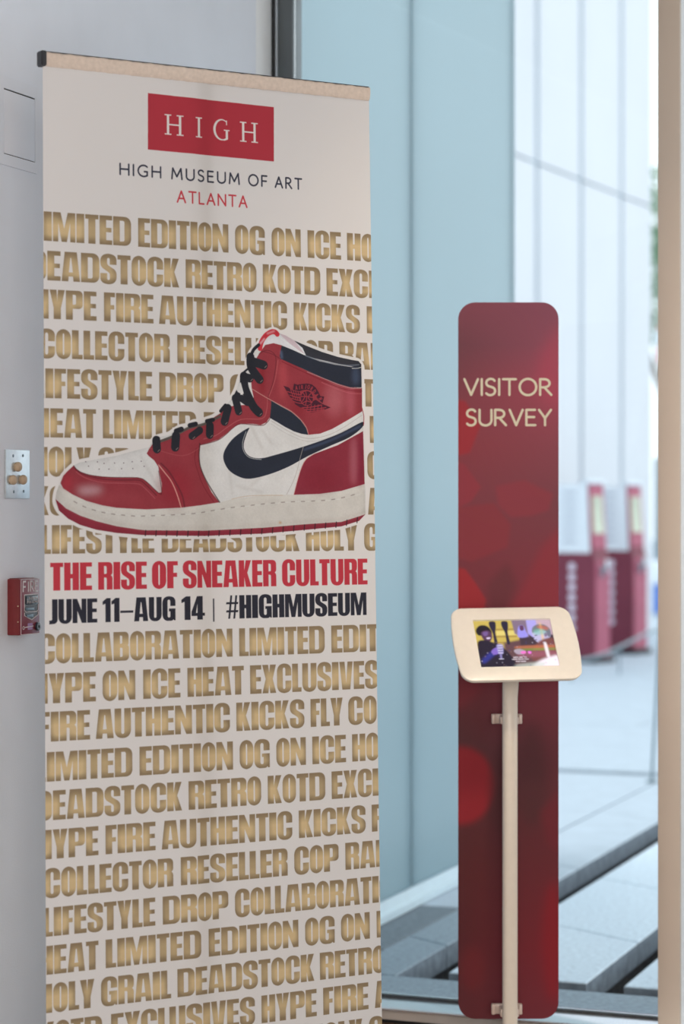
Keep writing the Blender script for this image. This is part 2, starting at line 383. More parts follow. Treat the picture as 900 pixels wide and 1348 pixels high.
def word_w(s): return sum(GW[c] for c in s) + GAPL * (len(s) - 1)
def set_word(s, u0, u1, top, bot):
    """list of glyphs (lists of contours) on the sheet"""
    h = bot - top; n = word_w(s); out = []
    if u0 is None: u0 = u1 - n * h
    if u1 is None: u1 = u0 + n * h
    k = (u1 - u0) / n; x = u0
    for ch in s:
        for g in heavy(ch, GW[ch]): out.append([np.stack([x + c[:, 0] * k, bot - c[:, 1] * h], 1) for c in g])
        x += (GW[ch] + GAPL) * k
    return out

CREAM = col(210, 196, 190)
cv = Canvas(BW, BH, CREAM)
gm = np.zeros((BH, BW), np.float32)
for (t, b, ws) in GOLD:
    for (s, a, c) in ws:
        u0 = x_to_u(a, (t + b) / 2) if a else None; u1 = x_to_u(c, (t + b) / 2) if c else None
        for g in set_word(s, u0, u1, t, b):
            r = coverage(g, BW, BH)
            if r: v = gm[r[1]:r[1] + r[2].shape[0], r[0]:r[0] + r[2].shape[1]]; np.maximum(v, r[2], out=v)

# silhouette of the printed shoe (photograph coordinates), used to keep the gold words clear of it
SIL = [(72.7, 657), (74, 648), (77.3, 639), (82.7, 626.7), (88.7, 620), (96.7, 612.7), (104, 609), (116, 606.7), (134.7, 603.3), (153.3, 600), (170.7, 595), (182.5, 592), (195.7, 588.8), (199.6, 583), (202.7, 577.9), (209, 575.5),
 (223, 572.5), (230, 567), (237, 562.6), (248, 560.8), (254, 555.6), (263, 556), (272.8, 552.2), (280.6, 550), (290, 543), (293, 536), (300, 530.5), (305.3, 525), (311.3, 513.5), (314, 505), (316.7, 494.7), (320, 490.5), (326, 485), (326, 476), (330, 465), (333, 460),
 (340, 454), (344, 446.7), (349.3, 439.3), (356, 434.7), (362.7, 434.5), (367, 438), (384.7, 446.5), (403.3, 455.3), (423.3, 463.3), (444.7, 470), (463.3, 474), (471.3, 475.3), (475.3, 480), (475.6, 510), (476, 536.7), (478, 547), (477.5, 573), (479.6, 637),
 (481, 645), (480.6, 677), (472, 685.8), (448.9, 692.9), (397.8, 697.8), (346.7, 702.4), (270, 705.5), (190.6, 704.5), (180, 704.4), (153, 701.5), (126.7, 697.3), (105.3, 691), (89.3, 682.7), (77.3, 672), (72.7, 662)]
silm = cv.mask([T(SIL)])
halo = np.clip((blur(silm, 8, 2) - .05) * 25, 0, 1)
gm *= 1 - halo
bl = blur(gm, 15, 2)
core = np.clip((bl - .44) / .36, 0, 1)[..., None]
vp = np.ones((BH, 1, 1), np.float32)
for (t, b, ws) in GOLD:
    q = np.arange(int(t) - 4, int(b) + 5); vp[q, 0, 0] = np.interp((q - t) / (b - t), [0, .12, .45, .78, 1.0], [.05, .25, 1, .95, .25])
core = core * vp
gold_d, gold_l = col(134, 110, 84), col(200, 167, 124)
gold = gold_d * (1 - core) + gold_l * core
cv.a = cv.a * (1 - gm[..., None]) + gold.astype(np.float32) * gm[..., None]

# headline and dates
RED, NAVY = col(180, 52, 62), col(44, 42, 50)
for s, a, c in [('THE', 66.1, 121), ('RISE', 129.2, 193.4), ('OF', 200.3, 234.3), ('SNEAKER', 240.9, 363.3), ('CULTURE', 370.9, 483.4)]:
    for g in set_word(s, x_to_u(a, 1643), x_to_u(c, 1643), 1600, 1686): cv.fill(g, RED)
for s, a, c in [('JUNE', 64.8, 127.9), ('11-AUG', 135.1, 231.2), ('14', 239.1, 269.8), ('#HIGHMUSEUM', 297.1, 482.1)]:
    for g in set_word(s, x_to_u(a, 1750), x_to_u(c, 1750), 1713, 1788): cv.fill(g, NAVY)
u = x_to_u(281.6, 1750); cv.fill([np.array([(u - 2.5, 1722), (u + 2.5, 1722), (u + 2.5, 1796), (u - 2.5, 1796)])], NAVY)

# logo block and the museum's name
cv.fill([T([(194.4, 122.5), (360.7, 141), (360.7, 212.5), (194.4, 196.8)])], col(168, 50, 60))
def serif(ch, x0, x1, top, bot):
    w = x1 - x0; h = bot - top; st = h * .125; th = h * .055; sh = []
    R = lambda a, b, c, d: sh.append(np.array([(a, b), (c, b), (c, d), (a, d)]))
    def stem(cx):
        R(cx - st / 2, top, cx + st / 2, bot)
        for y, dy in ((top, th), (bot - th, th)): R(cx - st * 1.45, y, cx + st * 1.45, y + dy)
    if ch == 'H': stem(x0 + st * 1.45); stem(x1 - st * 1.45); R(x0 + st, top + h * .46, x1 - st, top + h * .46 + th * 1.3)
    if ch == 'I': stem((x0 + x1) / 2)
    if ch == 'G':
        o = arc(x0 + w * .52, (top + bot) / 2, w * .50, h * .53, -52, -318, 26); i = arc(x0 + w * .56, (top + bot) / 2, w * .40, h * .47, -318, -52, 26)
        sh.append(np.array(o + i)); R(x1 - st * 1.7, bot - h * .46, x1 - st * .7, bot - h * .04); R(x1 - st * 2.5, bot - h * .46 - th, x1, bot - h * .46)
        R(x1 - st * 1.5, top + h * .02, x1 - st * 1.1, top + h * .25)
        sh.append(np.array([(x0 + w * .6, bot + h * .03), (x1 - st * 1.7, bot - h * .09), (x1 - st * .7, bot - h * .04), (x0 + w * .7, bot + h * .03)]))
    cv.fill_union(sh, col(214, 198, 190))
tp, bt = ap(HB, (218, 150.2))[1], ap(HB, (218, 177))[1]
for ch, a, c in (('H', 216.6, 241.2), ('I', 256, 267.2), ('G', 280.7, 302.2), ('H', 316, 339.5)):
    serif(ch, ap(HB, (a, 165))[0], ap(HB, (c, 165))[0], tp, bt)
def thin_word(c_, s, a, b, top, bot, w, color, gap=.2, nar=1.):
    st, n = thin_text(s, gap, nar); k = (b - a - w) / n
    for q in st: c_.fill_union(stroke_shapes([(a + w / 2 + x * k, bot - w / 2 - y * (bot - top - w)) for x, y in q], w, cap=True), color)
for s, a, c in (('HIGH', 156.8, 212.3), ('MUSEUM', 225.1, 316), ('OF', 326.7, 352.3), ('ART', 361.5, 397.8)):
    thin_word(cv, s, ap(HB, (a, 230))[0], ap(HB, (c, 240))[0], ap(HB, (158, 214.3))[1], ap(HB, (158, 230.7))[1], 5.6, col(52, 50, 62), .30, .82)
thin_word(cv, 'ATLANTA', ap(HB, (232.5, 259))[0], ap(HB, (326, 265))[0], ap(HB, (238, 250.6))[1], ap(HB, (238, 267.3))[1], 5.4, col(186, 54, 62), .28, .85)

# the shoe
WHT, MID, SRED, DRED, BLK = col(203, 192, 187), col(192, 179, 170), col(138, 50, 57), col(96, 34, 42), col(40, 42, 52)
def poly(p, c, alpha=1., soft=0, sm=False, k=4): cv.fill([T(smooth(p, True, k) if sm else p)], c, alpha, soft)
def line(p, w, c, alpha=1., sm=True, soft=0): cv.stroke(T(smooth(p, False, 4) if sm and len(p) > 2 else p), w, c, alpha, soft)
def blob(x, y, rx, ry, c, alpha, soft): cv.fill([T(disc(x, y, rx, ry))], c, alpha, soft)
poly(SIL, WHT)
# lines of soft creasing in the white leather
for a, b in (((300, 600), (306, 650)), ((330, 560), (345, 590)), ((312, 640), (345, 648)), ((345, 566), (358, 585)), ((360, 612), (330, 640)), ((185, 600), (207, 640))):
    line([a, b], 7, col(176, 164, 158), .5, False, 4)
# midsole
top_mid = [(80, 640), (82.7, 642.7), (94.7, 650.7), (113.3, 659.3), (134.7, 665.3), (153.3, 668.4), (180, 670), (193.4, 670.6), (238.6, 668.3), (263.5, 665.2), (290, 661.3), (303, 657.7), (346.7, 651.8), (387.6, 651.3), (448.9, 646.2), (479.6, 637.2)]
bot_mid = [(480.6, 677), (448.9, 687), (397.8, 690.4), (346.7, 694.7), (270, 698.6), (190.6, 698), (180, 696.7), (153.3, 692.7), (126.7, 686), (105.3, 678.7), (86.7, 669.3), (72.7, 656.7)]
# red tread first, then the sole wall over it
poly([(72.7, 657), (86.7, 667)] + [(x, y - 3) for x, y in bot_mid[::-1][2:]] + [(480.6, 677), (472, 685.8), (448.9, 692.9), (397.8, 697.8), (346.7, 702.4), (270, 705.5), (190.6, 704.5), (153, 701.5), (126.7, 697.3), (105.3, 691), (89.3, 682.7), (77.3, 672)], col(134, 44, 56))
poly([(77.3, 638.7)] + top_mid + bot_mid + [(74, 648)], MID)
line([(x, y + 3) for x, y in top_mid[1:]], 12, col(206, 194, 184), .45, True, 5)
line([(x, y - 4) for x, y in bot_mid[:-1]], 10, col(170, 154, 144), .35, True, 5)
for i in range(21):                                  # grooves between the tread lugs
    x = 192 + i * 13.9
    y = np.interp(x, [190, 270, 346, 397, 448, 480], [701.5, 702.5, 699, 694.5, 690, 682])
    line([(x, y - 3.2), (x - .6, y + 3.6)], 4.2, col(60, 34, 40), .9, False)
stit = smooth([(97, 660), (113, 668), (140, 675.5), (173, 679), (185.6, 679.4), (227.7, 677.7), (257, 675.8), (284.5, 671.4), (311, 667.4), (367, 661.5), (408, 659.7), (436, 657.7), (459, 653), (474, 648)], False, 24)
dd = np.r_[0, np.cumsum(np.hypot(*np.diff(stit, axis=0).T))]
for s0 in np.arange(0, dd[-1] - 6, 13.2):
    q = [(np.interp(s0 + k, dd, stit[:, 0]), np.interp(s0 + k, dd, stit[:, 1])) for k in (0, 4.5)]
    line(q, 3.2, col(128, 112, 106), .8, False); line([(q[0][0] + 5, q[0][1]), (q[1][0] + 7, q[1][1])], 2, col(206, 196, 188), .6, False)
# red leather: toe, lace panel, eyestay, ankle
red = [(79.3, 636), (82.7, 626.7), (88.7, 620), (96.7, 612.7), (100, 617), (106.7, 621.5), (116, 625), (134.7, 627.2), (153.3, 628.4), (170, 628.8), (181, 628.3), (187, 630), (193.4, 634), (201, 642), (209, 648.8), (212.9, 648), (213.3, 637), (209.8, 622), (208.6, 614.5),
 (203, 606), (196, 600.5), (193.2, 597), (195.7, 592), (201, 584), (210.5, 580), (226, 575), (240, 567), (248, 562.5), (263.5, 560), (272, 556), (290, 544.4), (297, 536.5), (305.3, 534.2), (317.3, 533.3), (328, 533), (334, 523), (331.3, 510.7), (330.7, 498.7), (335, 490), (337.3, 482),
 (338, 470.7), (344, 461.3), (349.3, 454), (360, 451.7), (371.3, 454.7), (369, 471), (396.7, 484.7), (423.3, 496.7), (444.7, 505.3), (460.7, 510), (476, 510.7), (476.2, 541.5), (456.7, 553.3), (436.7, 564.7), (420.7, 570.9), (405.3, 572.4), (402.7, 563.3),
 (395.3, 552.7), (383.3, 542), (370, 534.7), (357, 527), (356, 548), (350.7, 556), (343, 559.5), (333.3, 558), (317.3, 557.5), (306.7, 563), (298, 571), (288, 578.5), (276, 582.5), (263.8, 585.7), (262, 599.7), (263.5, 613.8), (271.3, 632.5), (279, 648), (289.2, 661.3),
 (263.5, 665.2), (238.6, 668.3), (193.4, 670.6), (180, 670), (153.3, 668.4), (134.7, 665.3), (113.3, 659.3), (94.7, 650.7), (82.7, 642.7)]
poly(red, SRED)
poly([(386.3, 651.3), (390, 636), (395.2, 619.3), (399, 609), (402.9, 604), (413.1, 597.6), (443.8, 586.1), (477.5, 567.5), (479.6, 637.2), (448.9, 646.2), (420, 650.2)], col(128, 42, 54))
# tonal modelling printed on the leather
blob(88, 634, 6, 12, col(166, 46, 56), .5, 9); blob(118, 646, 17, 5, col(190, 150, 152), .8, 12); blob(150, 655, 34, 6, col(150, 60, 66), .6, 14); blob(230, 640, 22, 26, col(136, 36, 46), .7, 20)
blob(372, 500, 5, 26, col(176, 70, 74), .6, 10); blob(440, 525, 12, 22, col(180, 98, 104), .55, 18); blob(461, 528, 5, 20, col(176, 88, 98), .5, 10); blob(392, 540, 10, 12, col(122, 28, 38), .5, 14)
blob(465, 607, 4, 32, col(170, 96, 106), .6, 10); blob(474, 610, 3, 34, col(120, 30, 52), .6, 8); blob(420, 630, 22, 18, col(122, 34, 46), .7, 16); blob(345, 500, 4, 20, col(124, 28, 36), .7, 8)
# seams
line([(209, 612), (217, 622), (226, 634), (233, 650), (238.6, 668)], 3.4, col(206, 140, 128), .9); line([(212, 610), (222, 620), (232, 636), (240, 652), (243, 667)], 5, DRED, .8)
line([(97, 615), (108, 624), (134, 630.5), (160, 632), (182, 632), (191, 637), (206, 652)], 3.5, DRED, .8); line([(100, 621), (112, 629), (134, 635), (160, 636), (182, 637), (190, 642), (204, 656)], 2.4, col(176, 84, 90), .6)
line([(96.7, 613), (106, 621.5), (134, 628), (181, 629), (194, 635), (209, 649), (213, 647), (209, 620)], 2.6, col(76, 26, 32), .8)
line([(263, 584), (262, 600), (264, 615), (272, 633), (289.5, 661)], 4.5, col(66, 38, 40), .85); line([(258, 590), (256, 604), (260, 620), (268, 640), (282, 661)], 2.2, col(110, 30, 40), .8)
line([(196, 590), (206, 592), (240, 600), (262, 590)], 2.2, col(176, 84, 86), .4); line([(268, 578), (285, 573), (300, 562), (318, 552), (345, 551), (351, 540), (352, 526)], 2.2, col(186, 96, 96), .55)
line([(263.8, 585.7), (276, 583), (288, 579), (298, 571.5), (306.7, 563.5), (317, 558), (343, 560), (351, 556.5), (356, 548), (357, 527)], 2.8, DRED, .9)
line([(341, 466), (352, 461), (363, 470), (360, 500), (353, 524), (357, 527)], 2.6, DRED, .8); line([(366, 474), (362, 500), (354, 522)], 2.4, col(190, 100, 98), .5)
line([(332, 512), (345, 520), (357, 527), (372, 535), (384, 542), (396, 553), (403, 563), (405.5, 572)], 2.6, col(196, 140, 128), .7)
line([(371, 476), (396, 488), (423, 500.5), (444, 509.5), (460, 514), (476, 515)], 2.4, col(112, 28, 38), .8); line([(423, 503.5), (444, 512.5), (460, 517.5), (476, 518.5)], 1.8, col(190, 98, 104), .6)
line([(344, 462), (358, 466), (370, 473)], 2.4, DRED, .8)
# collar lining and collar
poly([(384.7, 447.3), (403.3, 455.3), (423.3, 463.3), (444.7, 470), (463.3, 474), (471.3, 475.3), (475.3, 480), (474, 484), (460, 482), (440, 478), (402, 469)], col(50, 48, 54))
poly([(370.7, 454.7), (384, 460), (402, 468.3), (420, 475.5), (440, 480), (462, 483), (475, 481.5), (475.6, 510), (460.7, 510), (444.7, 505.3), (423.3, 496.7), (396.7, 484.7), (370, 472.7), (368, 469)], BLK)
line([(402, 468.3), (420, 474.5), (440, 479), (458, 481), (472, 480)], 4, col(104, 106, 116), .7); line([(463, 485), (470, 484.8), (475, 483.5)], 2.6, col(204, 194, 182), .9)
line([(370, 463), (371, 471)], 7, col(90, 100, 124), .7, False, 3); line([(404, 489.5), (424, 497.6), (445, 506.2), (461, 510.8), (475, 511.2)], 1.8, col(200, 178, 172), .5)
blob(468, 495, 5, 12, col(66, 74, 96), .6, 8)
# tongue
poly([(345, 455), (347, 450), (356, 443), (366.5, 437.5), (384, 446), (398, 458), (402.5, 468), (384, 460), (371, 454.5), (360, 451.5), (350, 453)], col(204, 194, 194))
poly([(366.5, 438.5), (376, 441.5), (388, 449), (401, 466.5), (394, 462), (380, 451)], col(192, 166, 170)); line([(367, 443), (380, 453), (400, 466.5)], 2.2, col(216, 206, 200), .9)
line([(342.3, 458.7), (344.3, 450), (350, 441.5), (357, 437), (362, 437), (365, 440)], 17, col(188, 48, 58)); line([(343, 452), (348, 446)], 5, col(214, 170, 172), .8, False, 2); line([(352, 439), (361, 435.8)], 5, col(220, 150, 152), .8, False, 2)
poly([(333.5, 465), (338.5, 459), (340.5, 466), (337.5, 470.7), (334, 470)], WHT); poly([(325, 489), (330, 486), (331, 494), (326, 492)], WHT); poly([(313, 510), (318, 500), (323, 522), (316, 520)], WHT); poly([(301, 533), (305, 528), (308, 532), (306, 535)], WHT)
# black quarter patch, heel collar strap, swoosh-shaped side stripe
poly([(357.3, 527.5), (370, 535), (383.3, 542.3), (395.3, 553), (402.7, 563.5), (405.3, 572.4), (396, 571), (386.7, 568), (375, 562), (365.3, 556), (355.3, 550.2), (356.5, 538)], BLK)
line([(357, 554), (370, 562), (384, 570), (400, 576.5), (416, 576.5), (436, 571), (456, 560), (476, 546.5)], 1.8, col(160, 146, 142), .7); line([(357, 558), (372, 568), (388, 576), (402, 580.5), (418, 580), (440, 573), (458, 564)], 1.6, col(166, 152, 148), .6)
poly(smooth([(327.5, 563.1), (308.3, 575.9), (296.8, 591.2), (294.3, 604), (300.7, 618), (313.4, 627), (328.8, 630.3), (354.3, 624.4), (379.9, 614.2), (405.4, 600.2), (436.1, 586.1), (459.1, 575.9), (475.7, 563.1), (476.5, 555.4), (448.9, 569.5), (423.3, 579.7), (392.7, 590), (362, 598.9), (344.1, 603.2), (330, 601.4), (322.4, 593.8), (321.1, 583.6), (324.9, 570.8)], True, 4), BLK)
line([(400, 592), (436, 579), (474, 561)], 6, col(72, 80, 108), .6, True, 3)
line([(324, 568), (319.5, 582), (321, 594), (329, 602.5), (344, 605)], 1.6, col(214, 206, 200), .7); line([(399, 588), (395, 602), (388, 628), (377, 651)], 2.0, col(160, 146, 140), .8); line([(386.3, 651), (395, 619), (403, 604), (414, 597)], 2.4, col(206, 150, 140), .7)
line([(476, 537), (478.5, 548), (478, 560)], 3, col(150, 40, 50), .9)
blob(368.5, 688, 1.8, 1.6, col(182, 140, 104), .9, 2); line([(305, 657), (330, 652.5), (372, 652)], 2, col(184, 150, 120), .7)
# toe perforations
for x, y in ((116.3, 613.7), (130.3, 617.5), (136.8, 610), (143.2, 617.6), (150.7, 609.5), (160, 617), (162.7, 609.5), (174, 607.8), (174.8, 616.8), (128, 608), (112.5, 607.8), (186, 607.2), (189.8, 613.8)):
    blob(x, y, .75, .75, col(78, 54, 66), .95, 0)
# laces
LC, LG = col(38, 37, 43), col(82, 74, 68)
line([(208, 582), (229, 574), (248, 563.5), (269.7, 558), (290, 548)], 9, LG, .95)
for p, w in (([(205.8, 579.5), (206.6, 591)], 29), ([(204, 580), (208, 577.5)], 16), ([(231.8, 574), (230.8, 588.5)], 30), ([(232, 567.5), (239, 565)], 17), ([(263, 566.5), (252.5, 574)], 25), ([(249.5, 560), (257.5, 558)], 15), ([(276.8, 560.5), (276.5, 572)], 29), ([(272.5, 554.5), (281, 552.5)], 14),
    ([(300.3, 537.3), (295.8, 555)], 28), ([(310, 524), (314.3, 541.5)], 27), ([(291, 541), (297, 533.5)], 12), ([(313, 521), (326, 530)], 24), ([(321.3, 495), (322.5, 511), (333, 534), (341, 543)], 30), ([(321, 496), (329, 498)], 28), ([(329.8, 470), (331, 484), (341.8, 499.5)], 30), ([(333, 476), (347.3, 480.6)], 30),
    ([(340.7, 454), (333.5, 461), (329, 473)], 11), ([(320.5, 490.5), (327, 485)], 7)):
    line(p, w, LC)
    if w > 20: line([(p[-1][0] + 1.2, p[-1][1] + 3.4), (p[-1][0] + 3.6, p[-1][1] + 1)], 2, col(186, 150, 140), .5, False)
poly([(311.5, 513), (305, 526), (309, 531), (318, 524)], LC)
poly([(314, 508), (317, 503), (321, 518), (317, 520)], WHT)
# winged ball emblem on the ankle
def Z8(p): return [(370 + x / 7.5, 430 + y / 7.5) for x, y in p]
EM, ER = col(66, 30, 42), col(152, 52, 60)
poly(Z8([(22, 583), (72, 600), (112, 632), (190, 648), (206, 690), (196, 745), (232, 792), (190, 800), (140, 768), (118, 728), (84, 690), (56, 640)]), EM)
poly(Z8([(196, 780), (250, 770), (312, 735), (340, 722), (400, 762), (486, 798), (440, 815), (400, 826), (350, 838), (296, 846), (240, 825)]), EM)
for a, b in (((60, 640), (200, 672)), ((86, 676), (204, 705)), ((104, 706), (200, 730)), ((122, 738), (206, 757)), ((210, 800), (390, 775)), ((232, 818), (440, 798)), ((250, 838), (420, 816))):
    q = np.array(Z8([a, ((a[0] + b[0]) / 2, (a[1] + b[1]) / 2 + 6), b])); line(q, 3.0, ER)
for k in range(5): line(Z8([(92 + k * 24, 618 + k * 6), (120 + k * 22, 700 + k * 12)]), 2.4, ER, 1, False); line(Z8([(262 + k * 34, 772), (248 + k * 36, 835)]), 2.4, ER, 1, False)
poly(Z8([(126, 562), (160, 574), (200, 566), (250, 562), (300, 570), (338, 600), (366, 645), (384, 686), (422, 690), (406, 756), (366, 722), (330, 668), (296, 634), (250, 622), (210, 628), (180, 640), (114, 624)]), EM)
cv.fill([T(disc(370 + 252 / 7.5, 430 + 706 / 7.5, 66 / 7.5, 76 / 7.5))], ER); cv.fill([T(disc(370 + 252 / 7.5, 430 + 706 / 7.5, 60 / 7.5, 70 / 7.5))], EM)
for a, m_, b in (((196, 690), (250, 690), (310, 700)), ((240, 640), (250, 700), (240, 772)), ((215, 655), (232, 690), (205, 740)), ((290, 660), (266, 700), (300, 744)), ((205, 760), (250, 735), (300, 750))):
    line(Z8([a, m_, b]), 2.8, ER)
for ch, x, y, r in (('A', 150, 604, -6), ('I', 180, 601, 0), ('R', 206, 596, -2), ('J', 240, 592, 4), ('O', 270, 596, 12), ('R', 300, 612, 30), ('D', 326, 640, 48), ('A', 350, 676, 58), ('N', 386, 712, 62)):
    w, st = THIN[ch]; a = math.radians(r); s = 26
    for q in st:
        line(Z8([(x + ((px - w / 2) * s * .8 * math.cos(a) + (py - .5) * s * 1.3 * math.sin(a)), y + ((px - w / 2) * s * .8 * math.sin(a) - (py - .5) * s * 1.3 * math.cos(a))) for px, py in q]), 2.4, ER, 1, False)
rng = np.random.default_rng(5)
y0_, y1_ = 820, 1600
nz = blur(rng.standard_normal((y1_ - y0_, BW)).astype(np.float32), 2, 1) * 3.2 + blur(rng.standard_normal((y1_ - y0_, BW)).astype(np.float32), 14, 2) * 30 + blur(rng.standard_normal((y1_ - y0_, BW)).astype(np.float32), 40, 2) * 70
sm2 = silm[y0_:y1_]; edge_ = np.clip(blur(sm2, 16, 2) * 2 - 1, 0, 1)
cv.a[y0_:y1_] *= (1 + sm2 * (.028 * np.clip(nz, -2.5, 2.5) + .16 * (edge_ - .8)))[..., None]      # leather grain and rounding of the printed photograph
banner_img = cv.image('banner_print')

# ------------------------------------------------------------------ print materials
def image_mat(name, im, rough=.6, bump=None, translucent=0., coat=0., emit=0., spec=.5):
    m = bpy.data.materials.new(name); m.use_nodes = True; nt = m.node_tree; b = nt.nodes['Principled BSDF']
    t = nt.nodes.new('ShaderNodeTexImage'); t.image = im; t.interpolation = 'Cubic'; t.extension = 'EXTEND'
    uv = nt.nodes.new('ShaderNodeUVMap'); uv.uv_map = 'UVMap'; nt.links.new(uv.outputs[0], t.inputs[0])
    nt.links.new(t.outputs[0], b.inputs['Base Color']); b.inputs['Roughness'].default_value = rough
    b.inputs['Coat Weight'].default_value = coat; b.inputs['Specular IOR Level'].default_value = spec
    if bump:
        tc = nt.nodes.new('ShaderNodeTexCoord'); n = nt.nodes.new('ShaderNodeTexNoise'); n.inputs['Scale'].default_value = bump[0]; n.inputs['Detail'].default_value = 3
        nt.links.new(tc.outputs['Object'], n.inputs['Vector'])
        bp = nt.nodes.new('ShaderNodeBump'); bp.inputs['Strength'].default_value = bump[1]; bp.inputs['Distance'].default_value = .001
        nt.links.new(n.outputs['Fac'], bp.inputs['Height']); nt.links.new(bp.outputs[0], b.inputs['Normal'])
    if emit:
        nt.links.new(t.outputs[0], b.inputs['Emission Color']); b.inputs['Emission Strength'].default_value = emit
    if translucent:
        tr = nt.nodes.new('ShaderNodeBsdfTranslucent'); mx = nt.nodes.new('ShaderNodeMixShader'); mx.inputs[0].default_value = translucent
        nt.links.new(t.outputs[0], tr.inputs['Color']); nt.links.new(b.outputs[0], mx.inputs[1]); nt.links.new(tr.outputs[0], mx.inputs[2])
        nt.links.new(mx.outputs[0], nt.nodes['Material Output'].inputs['Surface'])
    return m

# ------------------------------------------------------------------ plain materials
M = {
 'paint': nodemat('wall_paint', (.78, .84, .93), .75, noise=(6, .02), bump=(260, .10)),
 'cover': nodemat('painted_metal_cover', (.86, .90, .93), .5, noise=(5, .02)),
 'gasket': nodemat('black_gasket', (.015, .017, .02), .6),
 'darkmetal': nodemat('dark_anodised_metal', (.13, .15, .16), .38, metal=.5, noise=(3, .1)),
 'alu': nodemat('brushed_aluminium', (.72, .78, .84), .3, metal=.9, noise=(30, .05)),
 'tanmetal': nodemat('champagne_painted_metal', (.62, .54, .46), .45, spec=.4, noise=(4, .03)),
 'sillwhite': nodemat('white_sill_metal', (.95, .97, 1.0), .15, metal=.85, noise=(20, .03)),
 'sillfront': nodemat('grey_beige_sill_face', (.50, .46, .42), .5, noise=(25, .05)),
 'wood': nodemat('brown_wood_floor', (.17, .10, .065), .4, noise=(9, .25), bump=(90, .2)),
 'ceil': nodemat('ceiling_paint', (.62, .60, .57), .9),
 'backwall': nodemat('warm_grey_wall', (.34, .31, .28), .9),
 'glasspanel': nodemat('frosted_blue_green_glass', (.155, .275, .33), .28, spec=.9, noise=(1.3, .03)),
 'panelback': nodemat('panel_backing', (.10, .14, .16), .8),
 'rail': nodemat('pale_aluminium_rail', (.62, .74, .80), .4, noise=(14, .04)),
 'stone': nodemat('grey_blue_granite', (.66, .77, .88), .75, noise=(60, .16), bump=(30, .8)),
 'shade_stone': nodemat('stone_shaded_by_wall', (.16, .20, .235), .7, noise=(50, .25), bump=(30, .8)),
 'edge': nodemat('rough_shaded_edge', (.24, .29, .345), .8, noise=(24, .25), bump=(30, 1)),
 'stone_mid': nodemat('granite_mid_and_shaded', (.27, .34, .40), .75, noise=(60, .2), bump=(30, .8)),
 'pitdark': nodemat('shade_dark_bed', (.055, .062, .072), .9, noise=(30, .5), bump=(40, 1)),  # near black, so the open gaps look shaded despite the sky
 'lightpave': nodemat('pale_concrete_paving', (.48, .56, .64), .8, noise=(8, .06), bump=(20, .4)),
 'whitepanel': nodemat('white_enamel_panel', (.70, .715, .75), .45, noise=(.6, .03)),
 'jointgrey': nodemat('grey_joint_backing', (.33, .48, .58), .8),
 'concrete': nodemat('sky_shade_concrete', (.42, .44, .46), .85),
 'cream': nodemat('cream_powder_coat', (.90, .85, .76), .32, coat=.25, noise=(60, .015)),
 'pole': nodemat('white_powder_coated_steel', (.68, .62, .54), .35, coat=.2, noise=(50, .02)),
 'clip': nodemat('translucent_grey_clip', (.60, .50, .45), .35, noise=(40, .05)),
 'black': nodemat('black_plastic', (.02, .02, .025), .4),
 'hem': nodemat('banner_hem_fabric', (.66, .57, .50), .9, noise=(120, .07), bump=(90, .5)),
 'firered': nodemat('fire_red_enamel', (.20, .022, .026), .38, noise=(50, .08)),
 'fireface': nodemat('fire_red_front', (.22, .03, .055), .3, noise=(50, .05)),
 'patch': nodemat('faded_violet_patch', (.36, .20, .42), .5),
 'print_white': nodemat('white_print', (.72, .68, .70), .5),
 'window_dark': nodemat('dark_recess', (.012, .016, .022), .25),
 'handle': nodemat('black_pull_handle', (.03, .05, .07), .22, spec=.8),
 'handle_lit': nodemat('lit_grey_blue_handle', (.16, .27, .36), .3),  # handle colour lightened as if catching the light
 'steel': nodemat('brushed_stainless_plate', (.62, .68, .72), .34, metal=.75, noise=(80, .06)),
 'knob': nodemat('tan_rubber_knob', (.56, .44, .31), .6, noise=(60, .08)),
 'kioskred': nodemat('kiosk_dark_red', (.21, .032, .06), .45, noise=(3, .1)),
 'kioskpink': nodemat('kiosk_bright_red', (.44, .10, .16), .45, noise=(3, .1)),
 'kioskwhite': nodemat('kiosk_white_panel', (.84, .90, .96), .4),
 'kioskscreen': nodemat('kiosk_green_poster', (.62, .66, .52), .4, noise=(8, .2)),
 'kiosktext': nodemat('kiosk_grey_print', (.30, .35, .45), .5),
 'icon': nodemat('kiosk_pale_icon', (.80, .72, .84), .5),
 'greymetal': nodemat('grey_metal', (.20, .26, .30), .4, metal=.6),
 'blue': nodemat('blue_enamel', (.05, .18, .62), .4), 'leaf': nodemat('tree_leaves', (.16, .30, .17), .7, noise=(3, .3)),
 'bark': nodemat('tree_bark', (.12, .10, .08), .9), 'pinkred': nodemat('red_sign_face', (.72, .10, .18), .5),
}
def frosted():
    m = M['glasspanel']; nt = m.node_tree; b = nt.nodes['Principled BSDF']; out = nt.nodes['Material Output']
    tr = nt.nodes.new('ShaderNodeBsdfTranslucent'); tr.inputs['Color'].default_value = (.86, .95, .97, 1)
    mx = nt.nodes.new('ShaderNodeMixShader'); mx.inputs[0].default_value = .45
    nt.links.new(b.outputs[0], mx.inputs[1]); nt.links.new(tr.outputs[0], mx.inputs[2]); nt.links.new(mx.outputs[0], out.inputs['Surface'])
frosted()
